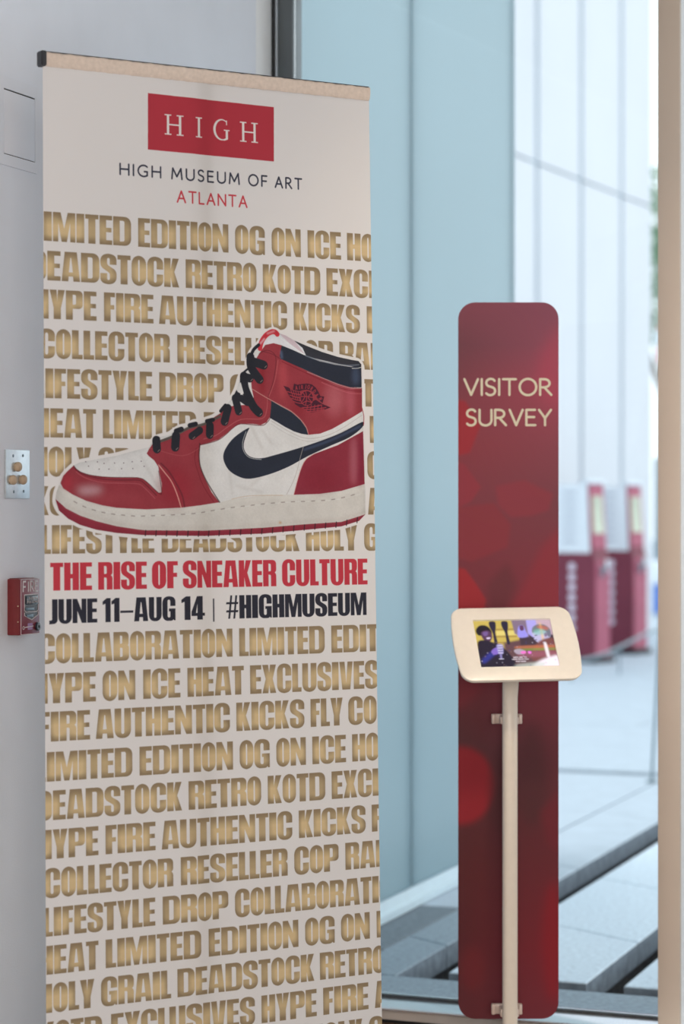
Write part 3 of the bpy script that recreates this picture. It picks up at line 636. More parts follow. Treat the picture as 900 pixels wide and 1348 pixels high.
def glass_mat():
    m = bpy.data.materials.new('window_glass'); m.use_nodes = True; nt = m.node_tree
    for n in list(nt.nodes):
        if n.type == 'BSDF_PRINCIPLED': nt.nodes.remove(n)
    tr = nt.nodes.new('ShaderNodeBsdfTransparent'); tr.inputs[0].default_value = (.97, .985, .985, 1)
    gl = nt.nodes.new('ShaderNodeBsdfGlossy'); gl.inputs['Roughness'].default_value = .02
    fr = nt.nodes.new('ShaderNodeFresnel'); fr.inputs[0].default_value = 1.3
    mx = nt.nodes.new('ShaderNodeMixShader')
    nt.links.new(fr.outputs[0], mx.inputs[0]); nt.links.new(tr.outputs[0], mx.inputs[1]); nt.links.new(gl.outputs[0], mx.inputs[2])
    nt.links.new(mx.outputs[0], nt.nodes['Material Output'].inputs['Surface']); return m
M['glass'] = glass_mat()

# ------------------------------------------------------------------ room shell
C0 = Vector((-.19, 6.92, 0)); P1 = Vector((.844, 6.48, 0))
B = (P1 - C0).normalized(); A = Vector((.3455, .9384, 0)).normalized()          # along the glass; along the left wall, away from us
NG = Vector((-B.y, B.x, 0)); NW = Vector((A.y, -A.x, 0))                          # out through the glass; off the left wall into the room
HC = 3.0
def frame(name, org, ang, lab=None, cat=None, kind=None, group=None):
    o = empty(name, org, ang); return tag(o, lab, cat, group, kind)
angA = math.atan2(A.y, A.x); angB = math.atan2(B.y, B.x)
def wall_t(px, off=0.):
    """distance along the left wall (from its far corner, negative towards us) seen at pixel column px, on a plane off metres proud"""
    k = (px - CX) / F; o = C0 + NW * off
    return (k * o.y - o.x) / (A.x - k * A.y)
def wall_z(px, py, off=0.):
    p = C0 + NW * off + A * wall_t(px, off); return CAMH + (CY - py) / F * p.y
tseam = wall_t(337)
fc = [C0 - A * 9, C0, C0 + B * 6, C0 + B * 6 - A * 9]
def slab(name, pts, z0, z1, m, **k):
    bm = bmesh.new(); prism(bm, [Vector((p.x, p.y, z0)) for p in pts], (0, 0, z1 - z0)); return tag(from_bm(name, bm, m), kind='structure', **k)
inn = -NG * .02
# floor: boards running along the glass
fl = slab('floor', [p + (inn if i in (1, 2) else Vector()) for i, p in enumerate(fc)], -.06, -.006, M['black'], label='dark brown wood floor at the foot of the window sill')
bi = 0; board = None
for r in range(9):
    d0 = .02 + r * .125
    for c in range(4):
        x0 = -.02 + c * 1.1 - (r % 2) * .5
        xa, xb = max(x0, 0.01), x0 + 1.097
        pts = [C0 + B * xa - NG * d0, C0 + B * xb - NG * d0, C0 + B * xb - NG * (d0 + .122), C0 + B * xa - NG * (d0 + .122)]
        bm = bmesh.new(); prism(bm, [Vector((p.x, p.y, -.006)) for p in pts], (0, 0, .006)); from_bm('floor_board', bm, M['wood'], fl)
rest = slab('floor_far_rows', [fc[0], C0 + B * .01 - NG * 1.145, C0 + B * 6 - NG * 1.145, fc[3]], -.006, 0, M['wood']); rest.name = 'floor_boards'; rest.parent = fl; rest['kind'] = 'stuff'
slab('ceiling', [p + (NG * .3 if i in (1, 2) else Vector()) for i, p in enumerate(fc)], HC, HC + .1, M['ceil'], label='plain off-white ceiling over the lobby')
wl = frame('wall_left', C0, angA, 'pale grey painted wall on the left behind the banner', None, 'structure')
bx('painted_wall', (-9, 0, 0), (tseam - .0015, .2, HC), M['paint'], wl)
tr1 = frame('trim_1', C0, angA, 'pale metal cover strip between the painted wall and the window', None, 'structure')
bx('cover_strip', (tseam + .0015, .001, 0), (wall_t(361), .2, HC), M['cover'], tr1, .002)
slab('wall_back', [fc[0] - A * .1, fc[3] - A * .1, fc[3], fc[0]], 0, HC, M['backwall'])
wr = slab('wall_right', [fc[2] - A * 5.5, fc[3], fc[3] + B * .1, fc[2] - A * 5.5 + B * .1], 0, HC, M['backwall'])
w3 = tag(empty('added_window_3', fc[2] - A * 5.5, angA), 'unseen side window added on the right to let daylight in', None, None, 'structure')  # made-up glazing that lets cool sky light reach the left wall

for k in range(4): bx('frame_post', (k * 1.82, -.09, 0), (k * 1.82 + .05, 0, HC), M['tanmetal'], w3)  # posts of the added unseen window
for k in range(3): bx('glass_pane', (k * 1.82 + .05, -.05, 0), (k * 1.82 + 1.82, -.04, HC), M['glass'], w3)
# window: sill, dark end frame, panes, champagne mullion
def glass_s(px, off=0.):
    """distance along the glass line seen at pixel column px, on a plane off metres inside"""
    k = (px - CX) / F; o = C0 - NG * off
    return (k * o.y - o.x) / (B.x - k * B.y)
sm0, sm1 = glass_s(865.5, .07), glass_s(894.5, .07)
w1 = frame('window_1', C0, angB, 'tall clear glass window looking out on grey stone paving', None, 'structure')
w2 = frame('window_2', C0, angB, 'clear glass window right of the champagne mullion', None, 'structure')
s0 = glass_s(361)
bx('gasket', (s0, -.03, 0), (s0 + .010, .03, HC), M['gasket'], w1)
bx('bright_edge', (s0 + .010, -.022, 0), (s0 + .0195, .03, HC), M['alu'], w1, .002)
bx('frame_post', (s0 + .0195, -.02, 0), (glass_s(388), .05, HC), M['darkmetal'], w1, .003)
bx('glass_pane', (glass_s(388), -.005, .045), (sm0 + .001, .005, HC), M['glass'], w1)
bx('glazing_bead', (s0 + .02, -.012, .045), (sm0, -.006, .048), M['gasket'], w1)
bx('glazing_bead', (s0 + .02, .006, .045), (sm0, .013, .0495), M['alu'], w1)
bx('glass_pane', (sm1 - .001, -.005, .045), (5.9, .005, HC), M['glass'], w2)
bx('glazing_bead', (sm1, -.012, .045), (5.9, -.006, .052), M['gasket'], w2)
ml = frame('trim_2', C0, angB, 'champagne painted metal mullion standing at the right edge of the window', None, 'structure')
bx('mullion_face', (sm0, -.07, 0.0), (sm1, -.055, HC), M['tanmetal'], ml, .002)
bx('mullion_body', (sm0 + .0005, -.0548, 0.0), (sm1 - .0005, .07, HC), M['cover'], ml, .001)
sl = frame('trim_3', C0, angB, 'low white metal sill with grey-beige front under the window', None, 'structure')
bx('sill_top', (.0, -.155, .036), (5.9, .045, .045), M['sillwhite'], sl, .002)
bx('sill_face', (.0, -.15, .012), (5.9, -.144, .0362), M['sillfront'], sl)
bx('sill_recess', (.0, -.13, 0), (5.9, -.125, .036), M['gasket'], sl)

# ------------------------------------------------------------------ outside: ground, paving, walls, canopy
D1 = Vector((.33, .944, 0)).normalized(); N1 = Vector((D1.y, -D1.x, 0))           # stone runs; their cross direction (towards the right)
GA = C0 + NG * .02                                                                 # outer face of the glass line
def at_c(c, dist):
    """point on the line N1.p = c, dist metres outside the glass"""
    t = (dist + NG.dot(C0) - c * NG.dot(N1)) / NG.dot(D1); return N1 * c + D1 * t
pv = tag(empty('outdoor_paving'), 'blue-grey stone slabs with dark open gaps outside the window', None, None, 'structure')
bm = bmesh.new(); prism(bm, [Vector((-1.2, 7.1, -.30)), Vector((6, 4.9, -.30)), Vector((20, 60, -.30)), Vector((-6, 60, -.30))], (0, 0, .12)); from_bm('gap_shade_bed', bm, M['pitdark'], pv)
def stone(pts, z=0., m='stone', name='paving_stone', h=.075, bev=.004):
    bm = bmesh.new(); prism(bm, [Vector((p.x, p.y, z - h)) for p in pts], (0, 0, h))
    if bev: bmesh.ops.bevel(bm, geom=[e for e in bm.edges if all(v.co.z > z - .001 for v in e.verts)], offset=bev, segments=1, affect='EDGES')
    if h > .06 and bev:
        for f in bm.faces:
            f.normal_update()
            if abs(f.normal.z) < .3: f.material_index = 1  # side faces coloured darker to imitate shade inside the narrow gaps
    return from_bm(name, bm, [M[m], M['edge']], pv)
def beam_under(c0, c1, d0, d1):                       # carrier below the stones, set back from their edges, coloured dark as gap shade
    stone([at_c(c0, d0), at_c(c1, d0), at_c(c1, d1), at_c(c0, d1)], -.076, 'pitdark', 'carrier', .10, 0)
# strip along the glass
sx = [-.02, .62, 1.36, 2.1, 2.9, 3.7, 4.5]
for a, b in zip(sx, sx[1:]):
    q = lambda s, d: C0 + B * s + NG * d
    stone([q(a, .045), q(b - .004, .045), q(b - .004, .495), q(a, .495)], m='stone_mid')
# runs of stones outwards; joints cut on the skew as in the photograph
SK = Vector((.105, -.995, 0)).normalized()
def run(c0, c1, d0, d1, cuts, m='stone'):
    """stones between lines c0 and c1 from d0 to d1 outside the glass, split at skewed joints through (c0 side) distances in cuts"""
    ds = [d0] + cuts + [d1]
    for i, (a, b) in enumerate(zip(ds, ds[1:])):
        g = .004; k = .42
        sa0, sb0 = (0 if i == 0 else k), (0 if i == len(ds) - 2 else k)
        w = abs(c1 - c0)
        stone([at_c(c0, a + (g if i else 0)), at_c(c1, a + (g if i else 0) - sa0 * w * 1.6), at_c(c1, b - g - sb0 * w * 1.6), at_c(c0, b - g)], m=m)
cw = -2.605
run(cw + .004, -2.434, .503, 1.75, [1.0], 'shade_stone')  # dark stone colour stands in for the shadow along the glass-panelled wall
run(-2.430, -2.262, .503, 1.75, [1.15], 'stone_mid')  # darker than the same run farther out, to imitate shade near the building
run(cw + .004, -2.262, 1.754, 9.0, [3.05, 4.6, 5.9, 7.4], 'lightpave')
run(-2.125, -1.69, .615, 9.0, [1.62, 2.62, 3.7, 4.9, 6.2, 7.5])
run(-1.575, -1.14, .615, 9.0, [1.3, 2.3, 3.4, 4.6, 6, 7.5]); run(-1.02, -.58, .615, 9.0, [1.6, 2.6, 3.8, 5, 6.4])
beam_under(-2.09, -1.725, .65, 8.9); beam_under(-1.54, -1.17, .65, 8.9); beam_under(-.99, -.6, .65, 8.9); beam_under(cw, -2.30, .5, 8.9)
# lighter paving of the forecourt, large plates
def G(px, py): return ground(px, py)
far0 = 9.02
for j in range(7):
    for i in range(7):
        c0, c1 = -2.6 + i * 1.6 - 4.0, -2.6 + (i + 1) * 1.6 - 4.0
        a, b = far0 + j * 2.6, far0 + (j + 1) * 2.6
        stone([at_c(c0 + .006, a + .006), at_c(c1 - .006, a + .006), at_c(c1 - .006, b - .006), at_c(c0 + .006, b - .006)], 0, 'lightpave', bev=0)
# plates left of the stone runs, beyond the corner of the glass-panelled wall
for j, (a, b) in enumerate(((3.0, 4.6), (4.6, 6.15), (6.33, 7.7), (7.7, 9.01))):
    for (c0, c1) in ((-5.4, -4.0), (-4.0, cw)):
        stone([at_c(c0, a + .005), at_c(c1 - .005, a + .005), at_c(c1 - .005, b - .005), at_c(c0, b - .005)], 0, 'lightpave', bev=0)
bm = bmesh.new(); prism(bm, [Vector((-12, 30, -.05)), Vector((30, 20, -.05)), Vector((40, 120, -.05)), Vector((-30, 120, -.05))], (0, 0, .03)); from_bm('street_asphalt', bm, M['lightpave'], pv)
stone([at_c(-4.2, 6.155), at_c(-2.63, 6.155), at_c(-2.63, 6.325), at_c(-4.2, 6.325)], -.02, 'greymetal', 'drain_grate', .03, 0)

# near outside wall of frosted glass panels
wo = tag(empty('wall_outer'), 'blue-green frosted glass panelled wall outside the window', None, None, 'structure')
def cD(c, D):                                         # point on line c at depth D (world y)
    t = (D - N1.y * c) / D1.y; return N1 * c + D1 * t
def c_depth(c, px): k = (px - CX) / F; o = N1 * c; t = (k * o.y - o.x) / (D1.x - k * D1.y); return (o + D1 * t).y
Dend = c_depth(cw, 677); Dj = c_depth(cw, 541.5)
def panel(c, Da, Db, z0, z1, th, name, m, parent, bev=0.):
    p, q = cD(c, Da), cD(c, Db); bm = bmesh.new(); prism(bm, [Vector((p.x, p.y, z0)), Vector((q.x, q.y, z0)), Vector((q.x, q.y, z1)), Vector((p.x, p.y, z1))], -N1 * th)
    return from_bm(name, bm, M[m], parent)
pw = (Dend - Dj)
for d_ in (Dj - 2 * pw, Dj - pw, Dj, Dend - .03): panel(cw - .022, d_ - .028, d_ + .028, 0, 3.9, .06, 'backing_post', 'panelback', wo)
panel(cw - .022, Dj - 2 * pw, Dend, -.05, .075, .06, 'bottom_channel', 'panelback', wo)
for a, b in ((Dj - 2 * pw, Dj - pw), (Dj - pw, Dj), (Dj, Dend)):
    panel(cw, a + .010, b - (.010 if b < Dend else -.004), .071, 3.88, .012, 'glass_panel', 'glasspanel', wo)
bm = bmesh.new(); a, b = cD(cw, Dj - 2 * pw), cD(cw, Dend + .01)
prof = [(-.02, .066), (.005, .066), (.012, .030), (.030, .026), (.032, .004), (-.02, .004)]
prism(bm, [Vector((a.x, a.y, 0)) + N1 * x + Vector((0, 0, z)) for x, z in prof], b - a); from_bm('base_rail', bm, M['rail'], wo)

# far white panelled wall in full daylight
wf = tag(empty('wall_far'), 'bright white panelled wall far outside, with thin grey joints', None, None, 'structure')
vd = Vector((1450 / F, 1, 0)).normalized(); vn = Vector((vd.y, -vd.x, 0)); o0 = Vector(((765 - CX) / F * 25, 25, 0))
def far_t(px): k = (px - CX) / F; return (k * o0.y - o0.x) / (vd.x - k * vd.y)
ts = [far_t(707), far_t(765), far_t(818), far_t(857)]
w_ = ts[1] - ts[0]; edges = [ts[0] - 3 * w_, ts[0] - 2 * w_, ts[0] - w_] + ts
def far_panel(a, b, z0, z1, th, name, m, off=0.):
    p, q = o0 + vd * a + vn * off, o0 + vd * b + vn * off; bm = bmesh.new()
    prism(bm, [Vector((p.x, p.y, z0)), Vector((q.x, q.y, z0)), Vector((q.x, q.y, z1)), Vector((p.x, p.y, z1))], -vn * th); return from_bm(name, bm, M[m], wf)
far_panel(edges[0], ts[3] - .02, -.1, 12, .3, 'wall_core', 'jointgrey', -.055)
zj = CAMH + (674 - 237) / F * 25
for a, b in zip(edges, edges[1:]):
    for z0, z1 in ((.1, zj), (zj, 2 * zj - .1), (2 * zj - .1, 12)):
        far_panel(a + .06, b - (.06 if b < ts[3] else 0), z0 + .012, z1 - .012, .05, 'wall_panel', 'whitepanel')
# unseen roof strip, added to hold back sky light above the window
bm = bmesh.new(); prism(bm, [C0 + NG * .1 - B * 2 + Vector((0, 0, 3.05)), C0 + NG * .1 + B * 8 + Vector((0, 0, 3.05)), C0 + NG * .35 + B * 8 + Vector((0, 0, 3.05)), C0 + NG * .35 - B * 2 + Vector((0, 0, 3.05))], (0, 0, .3))
tag(from_bm('sky_shade', bm, M['concrete']), 'unseen roof strip added above the window to block sky light', None, None, 'structure')

# ------------------------------------------------------------------ the retractable banner
TL3 = ray(56, 71, 5.0); bdir = Vector((math.cos(math.radians(32.4)), math.sin(math.radians(32.4)), 0)); bn = Vector((bdir.y, -bdir.x, 0))
BORG = Vector((TL3.x, TL3.y, 0)) + bdir * .4
bang = math.atan2(bdir.y, bdir.x)
def sheet_pt(u, v):
    px, py = ap(HBi, (u, v)); d = Vector(((px - CX) / F, 1, (CY - py) / F))
    o = Vector((0, 0, CAMH)); t = (TL3 - o).dot(bn) / d.dot(bn); return o + d * t
BA = tag(empty('roll_up_banner', BORG, bang), 'tall off-white roll-up banner with gold lettering and a printed red high-top sneaker', 'banner')
Mb = Matrix.Translation(BORG) @ Matrix.Rotation(bang, 4, 'Z'); Mbi = Mb.inverted()
nu, nv = 60, 40; UP = float(ap(HB, (271, 674))[0]) / BW
me = bpy.data.meshes.new('banner_sheet'); vs, uvs, fs = [], [], []
for j in range(nv + 1):
    for i in range(nu + 1):
        u, v = i / nu * BW, 34 + j / nv * (BH - 34); p = Mbi @ sheet_pt(u, v)
        uu = u / BW
        p.y -= .0022 * math.exp(-((uu - UP + .035) / .022) ** 2) - .0012 * math.exp(-((uu - UP - .03) / .02) ** 2) + .0012 * math.sin(uu * 7 + v * .0012)
        p.y += .012 * max(0, abs(uu - .5) * 2 - .9) * math.sin(v / BH * 3.1)
        vs.append(p); uvs.append((uu, 1 - v / BH))
for j in range(nv):
    for i in range(nu): a = j * (nu + 1) + i; fs.append((a, a + nu + 1, a + nu + 2, a + 1))
me.from_pydata(vs, [], fs); uvl = me.uv_layers.new(name='UVMap')
for l in me.loops: uvl.data[l.index].uv = uvs[l.vertex_index]
for p in me.polygons: p.use_smooth = True
M['banner'] = image_mat('banner_fabric_print', banner_img, .85, bump=(900, .25), translucent=.25, spec=.25)
sheet = link('printed_sheet', me, M['banner'], BA)
tl, tr = Mbi @ sheet_pt(0, 0), Mbi @ sheet_pt(1200, 0); rail_z = tl.z
# hem wrapped round the top rail
bm = bmesh.new(); n = 90; prof = [(-.004, .004), (-.0068, .001), (-.0072, -.010), (-.0062, -.021), (-.0025, -.0255), (.004, -.024), (.008, -.012), (.005, .003)]
rings = []
for i in range(n + 1):
    t = i / n; p = tl.lerp(tr, t); rp = .0008 * math.sin(i * 2.1) + .0006 * math.sin(i * .9 + 1)
    rings.append([bm.verts.new((p.x, p.y + y + (rp if z < -.012 else 0), p.z + z + rp * .6)) for y, z in prof])
for a, b in zip(rings, rings[1:]):
    for k in range(8): bm.faces.new((a[k], a[(k + 1) % 8], b[(k + 1) % 8], b[k]))
bm.faces.new(rings[0]); bm.faces.new(rings[-1][::-1]); from_bm('top_hem', bm, M['hem'], BA, True)
hd = (tr - tl).normalized()
def along_bar(a, b, y0, y1, z0, z1, name, m, bev=.002):
    bm = bmesh.new(); prism(bm, [a + Vector((0, y0, z0)), a + Vector((0, y1, z0)), a + Vector((0, y1, z1)), a + Vector((0, y0, z1))], b - a)
    if bev: bmesh.ops.bevel(bm, geom=bm.edges[:], offset=bev, segments=2, affect='EDGES')
    return from_bm(name, bm, m, BA)
along_bar(tl - hd * .008, tl + hd * .004, -.013, .012, -.026, .0055, 'rail_end_cap', M['black'])
along_bar(tl + hd * .004, tr - hd * .001, -.003, .009, .0035, .0062, 'top_rail', M['black'], 0)
bm = bmesh.new(); pxm = (Mbi @ sheet_pt(float(ap(HB, (271, 674))[0]), 1500)).x
tube(bm, [(pxm, .0165, .06), (pxm, .0165, rail_z - .01)], .021, 12, .014); from_bm('support_pole', bm, M['darkmetal'], BA, True)
bl_, br_ = Mbi @ sheet_pt(0, BH), Mbi @ sheet_pt(BW, BH)
bx('base_cassette', (bl_.x - .02, -.05, .008), (br_.x + .02, .06, max(bl_.z, br_.z) + .004), M['alu'], BA, .012, 3)
for x in (bl_.x + .15, br_.x - .15): bx('foot', (x - .02, -.16, 0), (x + .02, .17, .008), M['alu'], BA, .003)

# ------------------------------------------------------------------ left wall fittings
def wframe(name, px, off=0.0): return empty(name, C0 + A * wall_t(px) + NW * off, angA)
# local frame of these: x along the wall away from us, -y off the wall, z up
ac = wframe('access_panel', 3); tag(ac, 'flush white access panel high on the left wall above the fire alarm', 'access panel')
t0 = wall_t(3)
zt, zb = wall_z(3, 99.5), wall_z(3, 216.7); tA, tB = wall_t(-60) - t0, wall_t(49.5, .004) - t0
it, ib = wall_z(3, 115.5), wall_z(3, 202.3); iB = wall_t(44.3) - t0
bm = bmesh.new()
for lo, hi in (((tA, -.004, it), (tB, -.0002, zt)), ((tA, -.004, zb), (tB, -.0002, ib)), ((iB, -.004, ib), (tB, -.0002, it)), ((tA, -.004, ib), (0, -.0002, it))): box(bm, lo, hi)
from_bm('frame', bm, M['paint'], ac)
bx('door', (.002, -.004, ib + .002), (iB - .002, -.001, it - .0032), M['paint'], ac, .0006)
bx('shadow_gap', (0, -.0008, ib), (iB, -.0003, it), M['gasket'], ac)

# button plate: square steel plate, three rubber knobs, four screws
bp_ = wframe('button_plate', 23); tag(bp_, 'square steel wall plate with three tan knobs, above the fire alarm', 'switch plate')
t0 = wall_t(23); pz = lambda px, py, off=0.: wall_z(px, py, off); pt = lambda px, off=0.: wall_t(px, off) - t0
bx('plate', (pt(7.5, .004), -.004, pz(23, 656.3)), (pt(39.3, .004), 0, pz(23, 592.3)), M['steel'], bp_, .0012)
for px, py in ((25, 614.5), (18.5, 631.8), (31.8, 631.6)):
    bm = bmesh.new(); lathe(bm, [(.0095, 0), (.0108, .003), (.0112, .006), (.0104, .0095), (.0082, .012), (.0045, .0135), (0.0005, .0139)], at=(pt(px, .012), -.004, pz(px, py, .01)), M=Matrix.Rotation(math.pi / 2, 4, 'X'))
    from_bm('knob', bm, M['knob'], bp_, True)
for px, py in ((17.4, 600), (30.3, 599.7), (18.2, 647.4), (31.2, 646.8)):
    bm = bmesh.new(); lathe(bm, [(.0034, 0), (.0034, .0006), (.0022, .0012)], at=(pt(px, .004), -.004, pz(px, py, .004)), seg=12, M=Matrix.Rotation(math.pi / 2, 4, 'X')); from_bm('screw', bm, M['greymetal'], bp_)

# fire alarm pull station
fd = .0335
fa = wframe('fire_alarm', 27); tag(fa, 'red wall-mounted fire alarm pull station lettered FIRE', 'fire alarm')
t0 = wall_t(27, fd) ; fa.location = C0 + A * t0
fw = wall_t(52.2, fd) - t0
zt, zb = wall_z(27, 762.3, fd), wall_z(27, 836.7, fd); fh = zt - zb
bm = bmesh.new()
sc_ = [(0, -.0), (fw, -.0), (fw, -fd + .003), (0, -fd + .003)]
box(bm, (0, -fd + .003, zb), (fw, 0, zt), .0022)
box(bm, (.006, -fd + .008, zt - .001), (fw - .010, -.002, zt + .0012), .001)
from_bm('housing', bm, M['firered'], fa, True)
bx('front_plate', (.0006, -fd, zb + .001), (fw - .0006, -fd + .0035, zt - .001), M['fireface'], fa, .0015)
def fbar(bm, pts, w, th=.0007, y=-fd):
    """flat raised print along a polyline of (x, z) fractions of the face"""
    for s in stroke_shapes([(x * fw, zb + z * fh) for x, z in pts], w, cap=False):
        prism(bm, [Vector((p[0], y, p[1])) for p in s], (0, -th, 0))
bm = bmesh.new(); i = .02
fbar(bm, [(i, .012), (i, .988), (1 - i, .988)], .0011); fbar(bm, [(i, .013), (.96, .013)], .0011)
from_bm('white_border', bm, M['print_white'], fa)
bm = bmesh.new()
for ch, x0 in zip('FIRE', (.13, .40, .51, .75)):
    w, st = THIN[ch]
    for q in st: fbar(bm, [(x0 + p[0] * .30, .765 + p[1] * .185) for p in q], .0038)
from_bm('lettering', bm, M['print_white'], fa)
hx0, hx1 = .20, .90
bm = bmesh.new(); prism(bm, [Vector((hx0 * fw, -fd - .0004, zb + .36 * fh)), Vector((.56 * fw, -fd - .0004, zb + .27 * fh)), Vector((hx1 * fw, -fd - .0004, zb + .36 * fh)), Vector((hx1 * fw, -fd - .0004, zb + .715 * fh)), Vector((hx0 * fw, -fd - .0004, zb + .715 * fh))], (0, .0008, 0))
from_bm('pull_recess', bm, M['window_dark'], fa)
bx('pull_handle', (.24 * fw, -fd - .004, zb + .54 * fh), (.86 * fw, -fd - .0005, zb + .69 * fh), M['handle'], fa, .0012)
bx('pull_lip', (.24 * fw, -fd - .006, zb + .44 * fh), (.60 * fw, -fd - .0005, zb + .485 * fh), M['handle_lit'], fa, .001)
bx('key_switch', (.30 * fw, -fd - .003, zb + .315 * fh), (.62 * fw, -fd - .0005, zb + .365 * fh), M['handle_lit'], fa, .001)
bm = bmesh.new()
fbar(bm, [(hx0, .715), (hx0, .43), (.27, .405), (.83, .405), (hx1, .43), (hx1, .715), (hx0, .715)], .0016, .0012); fbar(bm, [(hx0, .40), (hx0, .345), (.56, .262), (hx1, .345), (hx1, .40)], .0016, .0012)
from_bm('window_rim', bm, M['print_white'], fa)
bm = bmesh.new()
for s, x0, x1, z0, z1 in (('PUSH IN', .36, .76, .625, .665), ('PULL DOWN', .28, .82, .565, .605)):
    st, n_ = thin_text(s, .3)
    for q in st: fbar(bm, [(x0 + p[0] / n_ * (x1 - x0), z0 + p[1] * (z1 - z0)) for p in q], .0009, .0003, -fd - .0041)
fbar(bm, [(.26, .65), (.26, .56)], .001, .0003, -fd - .0041); fbar(bm, [(.84, .65), (.84, .56)], .001, .0003, -fd - .0041)
from_bm('handle_print', bm, M['print_white'], fa)
bm = bmesh.new(); fbar(bm, [(.20, .135), (.66, .15)], .0016)
for k in range(8):
    a0, a1 = k * math.pi / 4, (k + 1) * math.pi / 4; fbar(bm, [(.15 + .045 * math.cos(a0), .13 + .03 * math.sin(a0)), (.15 + .045 * math.cos(a1), .13 + .03 * math.sin(a1))], .0012)
from_bm('maker_mark', bm, M['print_white'], fa)
bx('maker_patch', (.37 * fw, -fd - .0004, zb + .09 * fh), (.62 * fw, -fd + .0002, zb + .205 * fh), M['patch'], fa)
bm = bmesh.new(); lathe(bm, [(.0098, 0), (.0098, .003), (.008, .0045), (.0035, .0045), (.0032, .003)], at=(.87 * fw, -fd, zb + .135 * fh), M=Matrix.Rotation(math.pi / 2, 4, 'X')); from_bm('key_lock', bm, M['handle'], fa, True)
for z in (.52, .24):
    bm = bmesh.new(); lathe(bm, [(.0016, 0), (.0016, .0012), (.0006, .002)], at=(-.0002, -fd + .006, zb + z * fh), seg=8, M=Matrix.Rotation(-math.pi / 2, 4, 'Y')); from_bm('side_screw', bm, M['knob'], fa)

# ------------------------------------------------------------------ visitor survey sign
SD = 6.25; k_ = SD / F
sg = tag(empty('survey_sign', ((669 - CX) * k_, SD, 0)), 'tall narrow dark red sign with rounded corners lettered VISITOR SURVEY', 'sign')
sw, zt, zb = 132 * k_, CAMH + (674 - 398) * k_, CAMH + (674 - 1341.3) * k_
LS = lin([205, 180, 165]) / .60
def cs(*c): return np.clip(lin(c) / LS, 0, 1)
SW_, SH_ = 528, 3773
sc = Canvas(SW_, SH_, cs(122, 48, 50))
yy = np.linspace(0, 1, SH_)[:, None]; xx = np.linspace(0, 1, SW_)[None]
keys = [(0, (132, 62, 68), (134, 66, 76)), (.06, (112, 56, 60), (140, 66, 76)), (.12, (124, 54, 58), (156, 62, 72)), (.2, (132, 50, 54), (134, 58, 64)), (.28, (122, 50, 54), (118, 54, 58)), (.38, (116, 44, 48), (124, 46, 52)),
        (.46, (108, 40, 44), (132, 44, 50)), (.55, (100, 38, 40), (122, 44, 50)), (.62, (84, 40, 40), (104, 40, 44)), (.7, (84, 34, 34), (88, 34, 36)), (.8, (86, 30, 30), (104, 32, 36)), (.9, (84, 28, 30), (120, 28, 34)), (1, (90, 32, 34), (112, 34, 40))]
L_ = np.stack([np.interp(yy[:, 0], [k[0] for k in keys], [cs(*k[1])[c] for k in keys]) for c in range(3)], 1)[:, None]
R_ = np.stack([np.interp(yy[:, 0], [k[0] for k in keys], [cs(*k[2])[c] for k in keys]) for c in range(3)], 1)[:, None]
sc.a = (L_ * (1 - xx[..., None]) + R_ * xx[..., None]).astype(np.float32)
def SP(p): return np.array([((x - 603) * 4, (y - 398) * 4) for x, y in p])
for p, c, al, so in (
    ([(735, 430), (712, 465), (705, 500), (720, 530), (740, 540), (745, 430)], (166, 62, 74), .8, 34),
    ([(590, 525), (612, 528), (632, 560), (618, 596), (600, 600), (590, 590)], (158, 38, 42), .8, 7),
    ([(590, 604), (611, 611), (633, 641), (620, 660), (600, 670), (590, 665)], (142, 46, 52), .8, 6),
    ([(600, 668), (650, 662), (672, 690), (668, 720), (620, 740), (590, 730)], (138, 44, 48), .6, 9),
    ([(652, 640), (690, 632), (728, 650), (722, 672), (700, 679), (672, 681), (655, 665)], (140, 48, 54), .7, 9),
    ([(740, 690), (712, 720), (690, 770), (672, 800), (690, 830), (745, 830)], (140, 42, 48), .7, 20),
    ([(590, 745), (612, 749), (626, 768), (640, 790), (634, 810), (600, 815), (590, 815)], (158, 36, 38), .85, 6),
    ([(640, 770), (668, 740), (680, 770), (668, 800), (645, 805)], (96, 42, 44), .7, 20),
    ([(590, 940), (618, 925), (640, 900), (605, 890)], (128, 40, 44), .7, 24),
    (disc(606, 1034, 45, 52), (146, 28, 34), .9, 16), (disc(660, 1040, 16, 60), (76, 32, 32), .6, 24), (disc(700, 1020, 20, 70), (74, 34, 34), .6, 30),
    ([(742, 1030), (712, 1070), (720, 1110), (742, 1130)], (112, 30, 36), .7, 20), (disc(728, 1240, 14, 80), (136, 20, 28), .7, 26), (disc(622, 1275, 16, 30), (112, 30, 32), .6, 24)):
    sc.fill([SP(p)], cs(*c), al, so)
TXT = cs(214, 184, 150)
for s, a, b, t, bo in (('VISITOR', 609.5, 727, 497.6, 521.3), ('SURVEY', 612.3, 726.5, 538, 561.2)):
    thin_word(sc, s, (a - 603) * 4, (b - 603) * 4, (t - 398) * 4, (bo - 398) * 4, 12.5, TXT)
sign_img = sc.image('sign_print')
bm = bmesh.new(); r = 22 * k_; pts = []
for cx, cz, a0 in ((sw / 2 - r, zt - r, 0), (-sw / 2 + r, zt - r, 90), (-sw / 2 + r, zb + r, 180), (sw / 2 - r, zb + r, 270)):
    for q in range(9): a = math.radians(a0 + q * 90 / 8); pts.append(Vector((cx + r * math.cos(a), 0, cz + r * math.sin(a))))
prism(bm, pts, (0, .006, 0)); uvl = bm.loops.layers.uv.new('UVMap')
for f in bm.faces:
    for l in f.loops: l[uvl].uv = ((l.vert.co.x + sw / 2) / sw, (l.vert.co.z - zb) / (zt - zb))
M['sign'] = image_mat('sign_print_material', sign_img, .6, coat=.0, spec=.2)
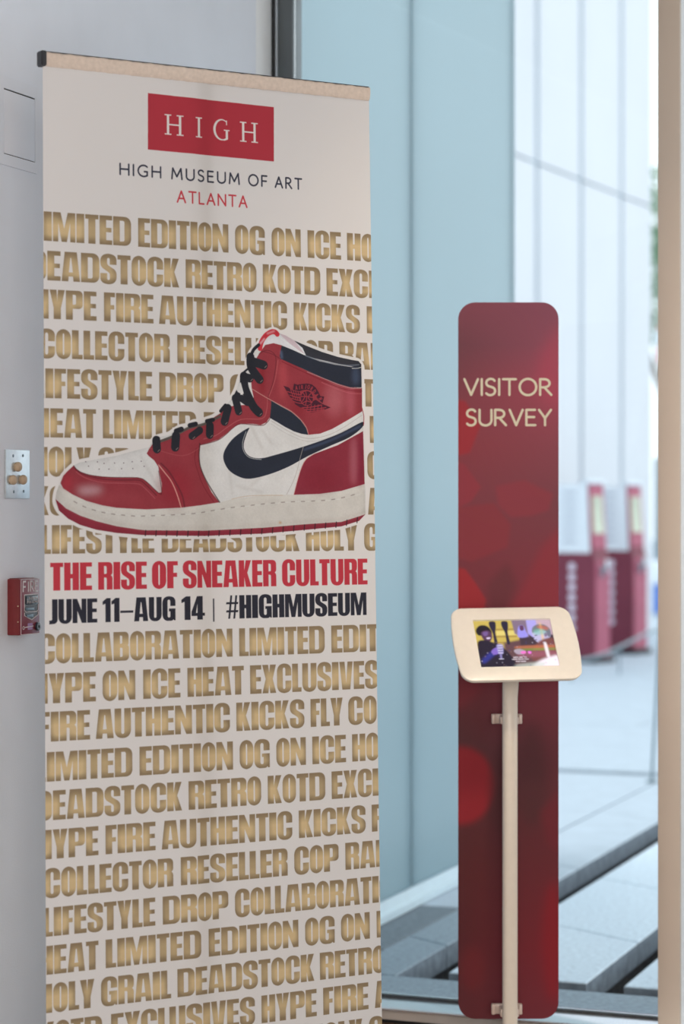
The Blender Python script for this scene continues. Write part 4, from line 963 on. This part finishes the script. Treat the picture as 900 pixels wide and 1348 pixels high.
from_bm('sign_board', bm, M['sign'], sg)

# ------------------------------------------------------------------ tablet stand
TD = 6.14; tk = TD / F
ts_ = tag(empty('tablet_stand', ((671 - CX) * tk, TD, 0)), 'cream tablet kiosk on a slim post in front of the red sign', 'tablet stand')
hz = CAMH + (674 - 893) * tk
bm = bmesh.new(); ang0 = math.radians(8)
path = [(0, 0, .012), (0, 0, .3), (0, 0, .6), (0, 0, hz - .10), (0.0, 0, hz - .05), (.001, -.003, hz - .02), (.002, -.012, hz + .01), (.003, -.026, hz + .04), (.004, -.045, hz + .065)]
# flat-sided post with rounded edges
rings = []
for (x, y, z) in path:
    w = .0192 + (.001 if z > hz - .05 else 0)
    ring = []
    for q in range(24):
        a = 2 * math.pi * q / 24; ca, sa = math.cos(a), math.sin(a)
        ring.append(bm.verts.new((x + w * math.copysign(abs(ca) ** .6, ca), y + .018 * math.copysign(abs(sa) ** .6, sa), z)))
    rings.append(ring)
for a, b in zip(rings, rings[1:]):
    for q in range(24): bm.faces.new((a[q], a[(q + 1) % 24], b[(q + 1) % 24], b[q]))
bm.faces.new(rings[0][::-1]); bm.faces.new(rings[-1]); from_bm('post', bm, M['pole'], ts_, True)
bx('base_plate', (-.17, -.16, 0), (.17, .10, .012), M['pole'], ts_, .004)
for py0, py1 in ((942.2, 955), (1327, 1340.5)):
    z1, z0 = CAMH + (674 - py0) * tk, CAMH + (674 - py1) * tk
    bm = bmesh.new(); box(bm, (-.0435, .052, z0), (.0345, .0625, z1), .002); box(bm, (-.0435, .044, z0), (-.034, .056, z1), .002); box(bm, (.026, .044, z0), (.0345, .056, z1), .002)
    box(bm, (-.024, .0, z0 + .003), (.023, .055, z1 - .003), .002)
    from_bm('clip', bm, M['clip'], ts_, True)
# enclosure frame: x right, y up along the face, z out of the face
psi, tau = math.radians(8), math.radians(41)
rv = Vector((math.cos(psi), math.sin(psi), 0)); dn = Vector((math.sin(psi) * math.sin(tau), -math.cos(psi) * math.sin(tau), -math.cos(tau))); uv_ = -dn; nn = rv.cross(uv_)
rol = math.radians(.9); r2 = rv * math.cos(rol) + uv_ * math.sin(rol); u2 = uv_ * math.cos(rol) - rv * math.sin(rol)
ec = ray(679.3, 846.2, 6.085)
Me = Matrix(((r2.x, u2.x, nn.x, 0), (r2.y, u2.y, nn.y, 0), (r2.z, u2.z, nn.z, 0), (0, 0, 0, 1)))
loc_e = Matrix.Translation(ec - ts_.location) @ Me
kt = 6.085 / F
def outline(w, h, bulge, r, n=9, inset=0.):
    """rounded rectangle with bowed sides, points counter-clockwise"""
    w, h = w / 2 - inset, h / 2 - inset; out = []
    for sx_, sy_, a0 in ((1, 1, 0), (-1, 1, 90), (-1, -1, 180), (1, -1, 270)):
        for q in range(n): a = math.radians(a0 + q * 90 / (n - 1)); out.append([sx_ * (w - r) + r * math.cos(a), sy_ * (h - r) + r * math.sin(a)])
        # side points up to the next corner
        if a0 in (90, 270):
            for q in range(1, 8):
                t = q / 8; y = (h - r) * (1 - 2 * t) * (1 if a0 == 90 else -1); out.append([sx_ * w, y])
    return [(x + math.copysign(bulge * (1 - (y / h) ** 2), x) * (abs(x) / w) ** 4, y) for x, y in out]
EW, EH = .300, .231
lv = [(EW - .03, EH - .03, -.020), (EW - .004, EH - .004, -.012), (EW, EH, -.004), (EW - .002, EH - .002, -.0015), (EW - .008, EH - .008, 0)]
bm = bmesh.new(); rings = []
for w, h, z in lv: rings.append([bm.verts.new((x, y, z)) for x, y in outline(w, h, .011, .026)])
nO = len(rings[0])
for a, b in zip(rings, rings[1:]):
    for q in range(nO): bm.faces.new((a[q], a[(q + 1) % nO], b[(q + 1) % nO], b[q]))
bm.faces.new(rings[0][::-1])
SWd, SHt, sox, soy = .200, .150, -.0005, .001
# front face with the rectangular opening
tmp = bm.verts
inner = [(SWd / 2 + sox, SHt / 2 + soy), (-SWd / 2 + sox, SHt / 2 + soy), (-SWd / 2 + sox, -SHt / 2 + soy), (SWd / 2 + sox, -SHt / 2 + soy)]
it_ = [bm.verts.new((x, y, 0)) for x, y in inner]; ib_ = [bm.verts.new((x, y, -.007)) for x, y in inner]
ie = [bm.edges.new((it_[q], it_[(q + 1) % 4])) for q in range(4)]
oe = [e for e in (bm.edges.get((rings[-1][q], rings[-1][(q + 1) % nO])) for q in range(nO)) if e]
bmesh.ops.triangle_fill(bm, edges=oe + ie, use_beauty=True)
for q in range(4): bm.faces.new((it_[q], it_[(q + 1) % 4], ib_[(q + 1) % 4], ib_[q]))
bm.faces.new(ib_)
o = from_bm('enclosure', bm, M['cream'], ts_, True); o.matrix_local = loc_e
# the lit screen
sx_w, sx_h = 832, 600
LSc = 1.0
pc = Canvas(sx_w, sx_h, lin([60, 44, 60]))
def zq(p): return np.array([(x / 757 * 832 - 26 - (y - 60) * .07 * 1.0, (y - 58) / 425 * 600) for x, y in p])   # photo zoom coordinates to screen
def sp(p, c, al=1., so=2, sm=True): pc.fill([smooth(zq(p), True, 4) if sm else zq(p)], lin(c), al, so)
sp([(0, 40), (420, 40), (460, 220), (440, 330), (0, 300)], (196, 172, 84), 1, 4, False)
for y in (130, 195, 250): sp([(200, y), (440, y), (440, y + 14), (200, y + 14)], (150, 116, 62), .7, 4, False)
sp([(240, 150), (430, 150), (430, 190), (240, 190)], (222, 204, 120), .8, 5, False)
sp([(400, 40), (550, 40), (560, 220), (420, 180)], (128, 108, 128), 1, 6, False); sp([(545, 40), (660, 40), (650, 150), (600, 220), (550, 180)], (170, 160, 226), 1, 5, False); sp([(640, 40), (800, 40), (810, 200), (650, 150)], (194, 164, 178), 1, 6, False)
sp([(300, 260), (480, 230), (700, 250), (840, 250), (860, 500), (300, 500)], (96, 66, 70), 1, 12, False)
sp([(480, 215), (620, 220), (700, 270), (620, 330), (480, 330)], (62, 48, 60), .9, 6)
for x in (215, 335):                                 # two standing figures
    sp([(x - 30, 66), (x + 26, 66), (x + 30, 110), (x + 18, 170), (x + 28, 262), (x - 2, 266), (x - 8, 170), (x - 32, 110)], (38, 32, 54), 1, 3)
sp([(470, 110), (510, 106), (530, 150), (545, 205), (455, 212), (450, 160)], (150, 142, 226), 1, 5); sp([(478, 108), (512, 108), (512, 146), (480, 148)], (96, 56, 92), 1, 3)
# woman at left
sp([(50, 130), (90, 98), (150, 100), (190, 135), (190, 180), (80, 190), (48, 165)], (26, 18, 28), 1, 4)
sp([(95, 160), (150, 142), (190, 160), (196, 205), (170, 246), (130, 246), (98, 205)], (84, 52, 80), 1, 5); sp([(110, 160), (160, 156), (150, 190), (120, 192)], (132, 104, 172), .6, 6); sp([(140, 208), (178, 206), (172, 220), (146, 222)], (214, 196, 226), .9, 2)
sp([(50, 250), (120, 230), (190, 250), (280, 290), (360, 380), (400, 470), (330, 500), (70, 500), (50, 380)], (34, 26, 44), 1, 6); sp([(75, 400), (180, 330), (240, 340), (180, 380), (90, 440)], (48, 54, 150), .75, 12)
sp([(172, 330), (215, 300), (240, 310), (240, 352), (190, 362)], (128, 100, 190), 1, 4)
sp([(228, 275), (290, 275), (286, 350), (270, 362), (268, 395), (250, 395), (248, 362), (234, 350)], (150, 140, 200), .75, 3)
for y in (280, 300, 322, 345, 398): sp([(236, y), (284, y), (284, y + 7), (236, y + 7)], (220, 216, 240), .8, 1, False)
# man at right, head bowed
sp([(588, 190), (592, 150), (620, 115), (670, 98), (725, 105), (765, 140), (772, 185), (758, 218), (728, 238), (705, 262), (682, 278), (655, 282), (636, 264), (612, 242), (600, 228), (606, 214)], (186, 180, 214), 1, 3)
sp([(592, 150), (620, 113), (670, 96), (725, 104), (768, 140), (774, 185), (758, 214), (736, 200), (725, 160), (680, 142), (630, 150), (600, 176)], (92, 92, 104), .85, 5); sp([(708, 176), (730, 172), (736, 196), (718, 212), (706, 198)], (120, 100, 130), .9, 3); sp([(612, 196), (634, 190), (636, 197), (614, 203)], (70, 60, 90), .9, 1); sp([(604, 234), (628, 232), (628, 240), (610, 242)], (90, 70, 110), .8, 1)
sp([(600, 130), (660, 100), (730, 110), (765, 150), (740, 165), (680, 150), (620, 170)], (110, 118, 120), .9, 8)
sp([(690, 95), (700, 250), (680, 250), (672, 100)], (236, 190, 120), .7, 9); sp([(640, 115), (720, 110), (760, 140), (700, 150)], (206, 96, 70), .6, 10); sp([(610, 150), (700, 140), (720, 180), (620, 190)], (120, 190, 170), .6, 12)
sp([(620, 270), (780, 220), (850, 320), (860, 420), (560, 420)], (120, 70, 66), 1, 10)
sp([(440, 290), (800, 285), (805, 308), (440, 312)], (206, 120, 80), .65, 8); sp([(440, 315), (800, 312), (805, 330), (440, 332)], (150, 170, 70), .55, 8); sp([(460, 345), (820, 340), (820, 380), (460, 390)], (170, 96, 120), .5, 14)
sp([(690, 270), (716, 270), (732, 400), (706, 400)], (246, 236, 240), .9, 7)
sp([(600, 440), (700, 400), (840, 380), (850, 490), (560, 490)], (252, 240, 250), .95, 16); sp([(400, 455), (560, 440), (700, 440), (600, 490), (390, 490)], (200, 210, 200), .6, 14)  # glare at lower right painted into the screen picture
sp([(390, 330), (440, 315), (500, 335), (490, 360), (420, 362)], (176, 160, 178), .9, 5); sp([(455, 340), (500, 336), (500, 356), (460, 358)], (240, 110, 200), .9, 4); sp([(525, 338), (556, 340), (552, 360), (528, 358)], (240, 120, 220), .9, 4)
for s, x0, x1, y0, y1 in (("WE'D LIKE TO", 375, 505, 384, 396), ('HEAR FROM YOU', 362, 522, 402, 413), ('START SURVEY', 395, 495, 422, 431)):
    q0, q1 = zq([(x0, y1)])[0], zq([(x1, y0)])[0]
    thin_word(pc, s, q0[0], q1[0], q1[1], q0[1], 3.2, lin([232, 222, 232]))
for _ in range(70):                                  # small glints on the coats, glasses and table
    gx, gy = rng.uniform(60, 800), rng.uniform(250, 470); g_ = rng.uniform(2, 6)
    sp([(gx - g_, gy), (gx, gy - g_), (gx + g_, gy), (gx, gy + g_)], ((70, 70, 150), (150, 120, 110), (200, 190, 210))[int(rng.integers(3))], rng.uniform(.3, .8), 3)
for c in range(3): pc.a[..., c] = blur(pc.a[..., c], 3, 2)
scr_img = pc.image('screen_picture')
bm = bmesh.new(); vs_ = [bm.verts.new((x, y, z)) for z in (-.0060,) for x, y in inner]; f = bm.faces.new(vs_); uvl = bm.loops.layers.uv.new('UVMap')
for l, q in zip(f.loops, ((1, 1), (0, 1), (0, 0), (1, 0))): l[uvl].uv = q
ex = bmesh.ops.extrude_face_region(bm, geom=[f]); 
for v in [g for g in ex['geom'] if isinstance(g, bmesh.types.BMVert)]: v.co.z -= .0005
sm_ = image_mat('lit_screen', scr_img, .12, emit=1.2, spec=.5)
sm_.node_tree.links.remove(sm_.node_tree.nodes['Principled BSDF'].inputs['Base Color'].links[0]); sm_.node_tree.nodes['Principled BSDF'].inputs['Base Color'].default_value = (.01, .01, .012, 1)
o = from_bm('screen', bm, sm_, ts_); o.matrix_local = loc_e

# ------------------------------------------------------------------ ticket kiosks on the forecourt
def make_kiosk():
    """side face (local -x) shows a white sheet above dark red; the front (local -y) leans back above the waist"""
    root = empty('ticket_kiosk'); w, d, h = .26, .44, 1.66
    pr = [(0, .05), (.0, .95), (.035, 1.05), (.075, h), (d, h), (d, .05)]
    bm = bmesh.new(); prism(bm, [Vector((-w / 2, y - d / 2, z)) for y, z in pr], (w, 0, 0)); from_bm('cabinet', bm, M['kioskred'], root)
    bm = bmesh.new()
    prism(bm, [Vector((-w / 2 + .01, -d / 2 - .008, .06)), Vector((w / 2 - .01, -d / 2 - .008, .06)), Vector((w / 2 - .01, -d / 2 - .008, .95)), Vector((-w / 2 + .01, -d / 2 - .008, .95))], (0, .01, 0)); from_bm('front_panel', bm, M['kioskpink'], root)
    bm = bmesh.new(); prism(bm, [Vector((-w / 2 + .01, -d / 2 + .027, 1.06)), Vector((w / 2 - .01, -d / 2 + .027, 1.06)), Vector((w / 2 - .01, -d / 2 + .067, h - .01)), Vector((-w / 2 + .01, -d / 2 + .067, h - .01))], (0, .01, 0)); from_bm('upper_front_panel', bm, M['kioskpink'], root)
    bm = bmesh.new(); prism(bm, [Vector((-w / 2 + .035, -d / 2 + .026, 1.2)), Vector((w / 2 - .05, -d / 2 + .026, 1.2)), Vector((w / 2 - .05, -d / 2 + .052, 1.55)), Vector((-w / 2 + .035, -d / 2 + .052, 1.55))], (0, .01, 0)); from_bm('poster', bm, M['kioskscreen'], root)
    bm = bmesh.new(); prism(bm, [Vector((-w / 2 - .006, -d / 2 + .05, 1.02)), Vector((-w / 2 - .006, d / 2, 1.02)), Vector((-w / 2 - .006, d / 2, h)), Vector((-w / 2 - .006, -d / 2 + .08, h))], (.007, 0, 0)); sd = from_bm('side_sheet', bm, M['kioskwhite'], root)
    for k in range(7):
        bm = bmesh.new(); box(bm, (-w / 2 - .0075, -.02, 1.12 + k * .075), (-w / 2 - .0055, .12, 1.135 + k * .075)); from_bm('text_line', bm, M['kiosktext'], sd)
    for k in range(7):
        bm = bmesh.new(); lathe(bm, [(.038, 0), (.038, .004)], at=(-w / 2, .03, .32 + k * .095), seg=12, M=Matrix.Rotation(-math.pi / 2, 4, 'Y')); from_bm('round_sign', bm, M['icon'], root)
    bx('card_reader', (-.05, -d / 2 - .03, .80), (.0, -d / 2 - .006, .90), M['greymetal'], root, .006)
    bx('coin_slot', (.03, -d / 2 - .03, .86), (.08, -d / 2 - .006, .96), M['steel'], root, .01)
    bx('top_light', (-w / 2 - .01, -d / 2 + .05, h), (w / 2 + .01, -d / 2 + .12, h + .04), M['kioskwhite'], root, .01)
    bx('plinth', (-w / 2 - .04, -d / 2 - .04, 0), (w / 2 + .04, d / 2 + .04, .055), M['black'], root, .01)
    return root
k1 = make_kiosk(); tag(k1, 'red ticket kiosk with white side sheet, standing nearer, beside the tablet', 'ticket kiosk', 'red ticket kiosks on the forecourt')
def copy_tree(o, parent=None):
    c = o.copy(); COL.objects.link(c)
    if parent: c.parent = parent; c.matrix_parent_inverse = o.matrix_parent_inverse.copy()
    for ch in list(o.children): copy_tree(ch, c)
    return c
k2 = copy_tree(k1); tag(k2, 'red ticket kiosk with white side sheet, standing farther and more to the right', 'ticket kiosk', 'red ticket kiosks on the forecourt')
def place(o, px, D, rz): o.location = ((px - CX) / F * D, D, 0); o.rotation_euler = (0, 0, math.radians(rz))
place(k1, 766, 22.6, 52); place(k2, 817, 24.0, 52)

# curved low rail in front of the kiosks
bm = bmesh.new()
pts = [ray(x, y, D) for x, y, D in ((752, 870, 20.0), (772, 867.5, 20.2), (795, 861, 20.5), (815, 852, 20.9), (835, 842, 21.4), (850, 834, 21.9), (870, 829, 22.4))]
rl = empty('curved_rail', (pts[3].x, pts[3].y, 0)); tag(rl, 'low curved grey metal rail on the forecourt before the red kiosks', 'rail')
lp = [p - rl.location for p in pts]; pp = [Vector(q) for q in smooth([tuple(p) for p in lp], False, 5)]
tube(bm, pp, .016, 8); from_bm('handrail', bm, M['greymetal'], rl, True)
for p in (lp[0], lp[3], lp[6]):
    bm = bmesh.new(); tube(bm, [(p.x, p.y, 0), (p.x, p.y, p.z)], .008, 8); from_bm('leg', bm, M['greymetal'], rl, True)
# thin leaning post
b0 = ground(857.5, 1030)
lpst = tag(empty('leaning_post', b0), 'thin grey metal post leaning beside the mullion, on a small round foot', 'post')
bm = bmesh.new(); tube(bm, [(0, 0, .01), (.055, .03, .95)], .008, 8); from_bm('rod', bm, M['greymetal'], lpst, True)
bm = bmesh.new(); lathe(bm, [(.032, 0), (.03, .010), (.012, .016)], seg=16); from_bm('foot', bm, M['greymetal'], lpst, True)
# distant street furniture seen beside the mullion
D = 33.; x0 = (859 - CX) / F * D; kk = D / F
zc = lambda py: CAMH + (674 - py) * kk
cb = tag(empty('street_cabinet', (x0 + .35, D, 0)), 'street cabinet with dark top, white middle and blue foot, half hidden by the mullion', 'cabinet')
bx('upper_box', (-.31, -.15, zc(737)), (.35, .2, zc(602)), M['greymetal'], cb, .03); bx('middle_box', (-.35, -.2, zc(768)), (.4, .25, zc(738)), M['kioskwhite'], cb, .02); bx('lower_box', (-.33, -.18, zc(818)), (.38, .22, zc(769)), M['blue'], cb, .02); bx('foot', (-.36, -.2, 0), (.4, .25, zc(819)), M['steel'], cb, .02)
D = 36.; kk = D / F; x0 = (861 - CX) / F * D
ss_ = tag(empty('street_sign', (x0 + .25, D, 0)), 'red and white sign on a grey pole, high beside the mullion', 'sign')
bm = bmesh.new(); tube(bm, [(0, 0, 0), (0, 0, CAMH + (674 - 425) * kk)], .04, 10); from_bm('pole', bm, M['greymetal'], ss_, True)
bx('red_board', (-.2, -.08, CAMH + (674 - 478) * kk), (.5, -.045, CAMH + (674 - 456) * kk), M['pinkred'], ss_, .01); bx('white_board', (-.26, -.08, CAMH + (674 - 455) * kk), (.5, -.045, CAMH + (674 - 436) * kk), M['kioskwhite'], ss_, .01)
bx('narrow_red_board', (-.2, -.08, CAMH + (674 - 435) * kk), (.5, -.045, CAMH + (674 - 430) * kk), M['pinkred'], ss_, .004)
D = 48.; x0 = (880 - CX) / F * D
tre = tag(empty('street_tree', (x0, D, 0)), 'green leafy tree far behind, half hidden by the mullion', 'tree')
bm = bmesh.new(); tube(bm, [(0, 0, 0), (.05, 0, 3.2), (.0, .1, 6.5)], [.14, .11, .05], 8); tube(bm, [(.05, 0, 3.2), (-.5, .2, 5), (-.7, .2, 6)], [.07, .05, .03], 6); tube(bm, [(.04, 0, 3.6), (.6, -.2, 5.2), (.8, -.2, 6.3)], [.07, .05, .03], 6); from_bm('trunk', bm, M['bark'], tre, True)
bm = bmesh.new(); rnd = random.Random(2)
for _ in range(2600):
    a, b_, r_ = rnd.random() * 6.283, rnd.uniform(-1, 1), rnd.random() ** .4
    c = Vector((1.35 * r_ * math.cos(a) * math.sqrt(1 - b_ * b_) - .1, 1.3 * r_ * math.sin(a) * math.sqrt(1 - b_ * b_), 6.4 + 1.9 * r_ * b_))
    u_, v_ = Vector((rnd.uniform(-1, 1), rnd.uniform(-1, 1), rnd.uniform(-1, 1))).normalized() * .09, Vector((rnd.uniform(-1, 1), rnd.uniform(-1, 1), rnd.uniform(-1, 1))).normalized() * .05
    bm.faces.new([bm.verts.new(c - u_), bm.verts.new(c + v_), bm.verts.new(c + u_), bm.verts.new(c - v_)])
tag(from_bm('foliage', bm, M['leaf'], tre), kind='stuff')
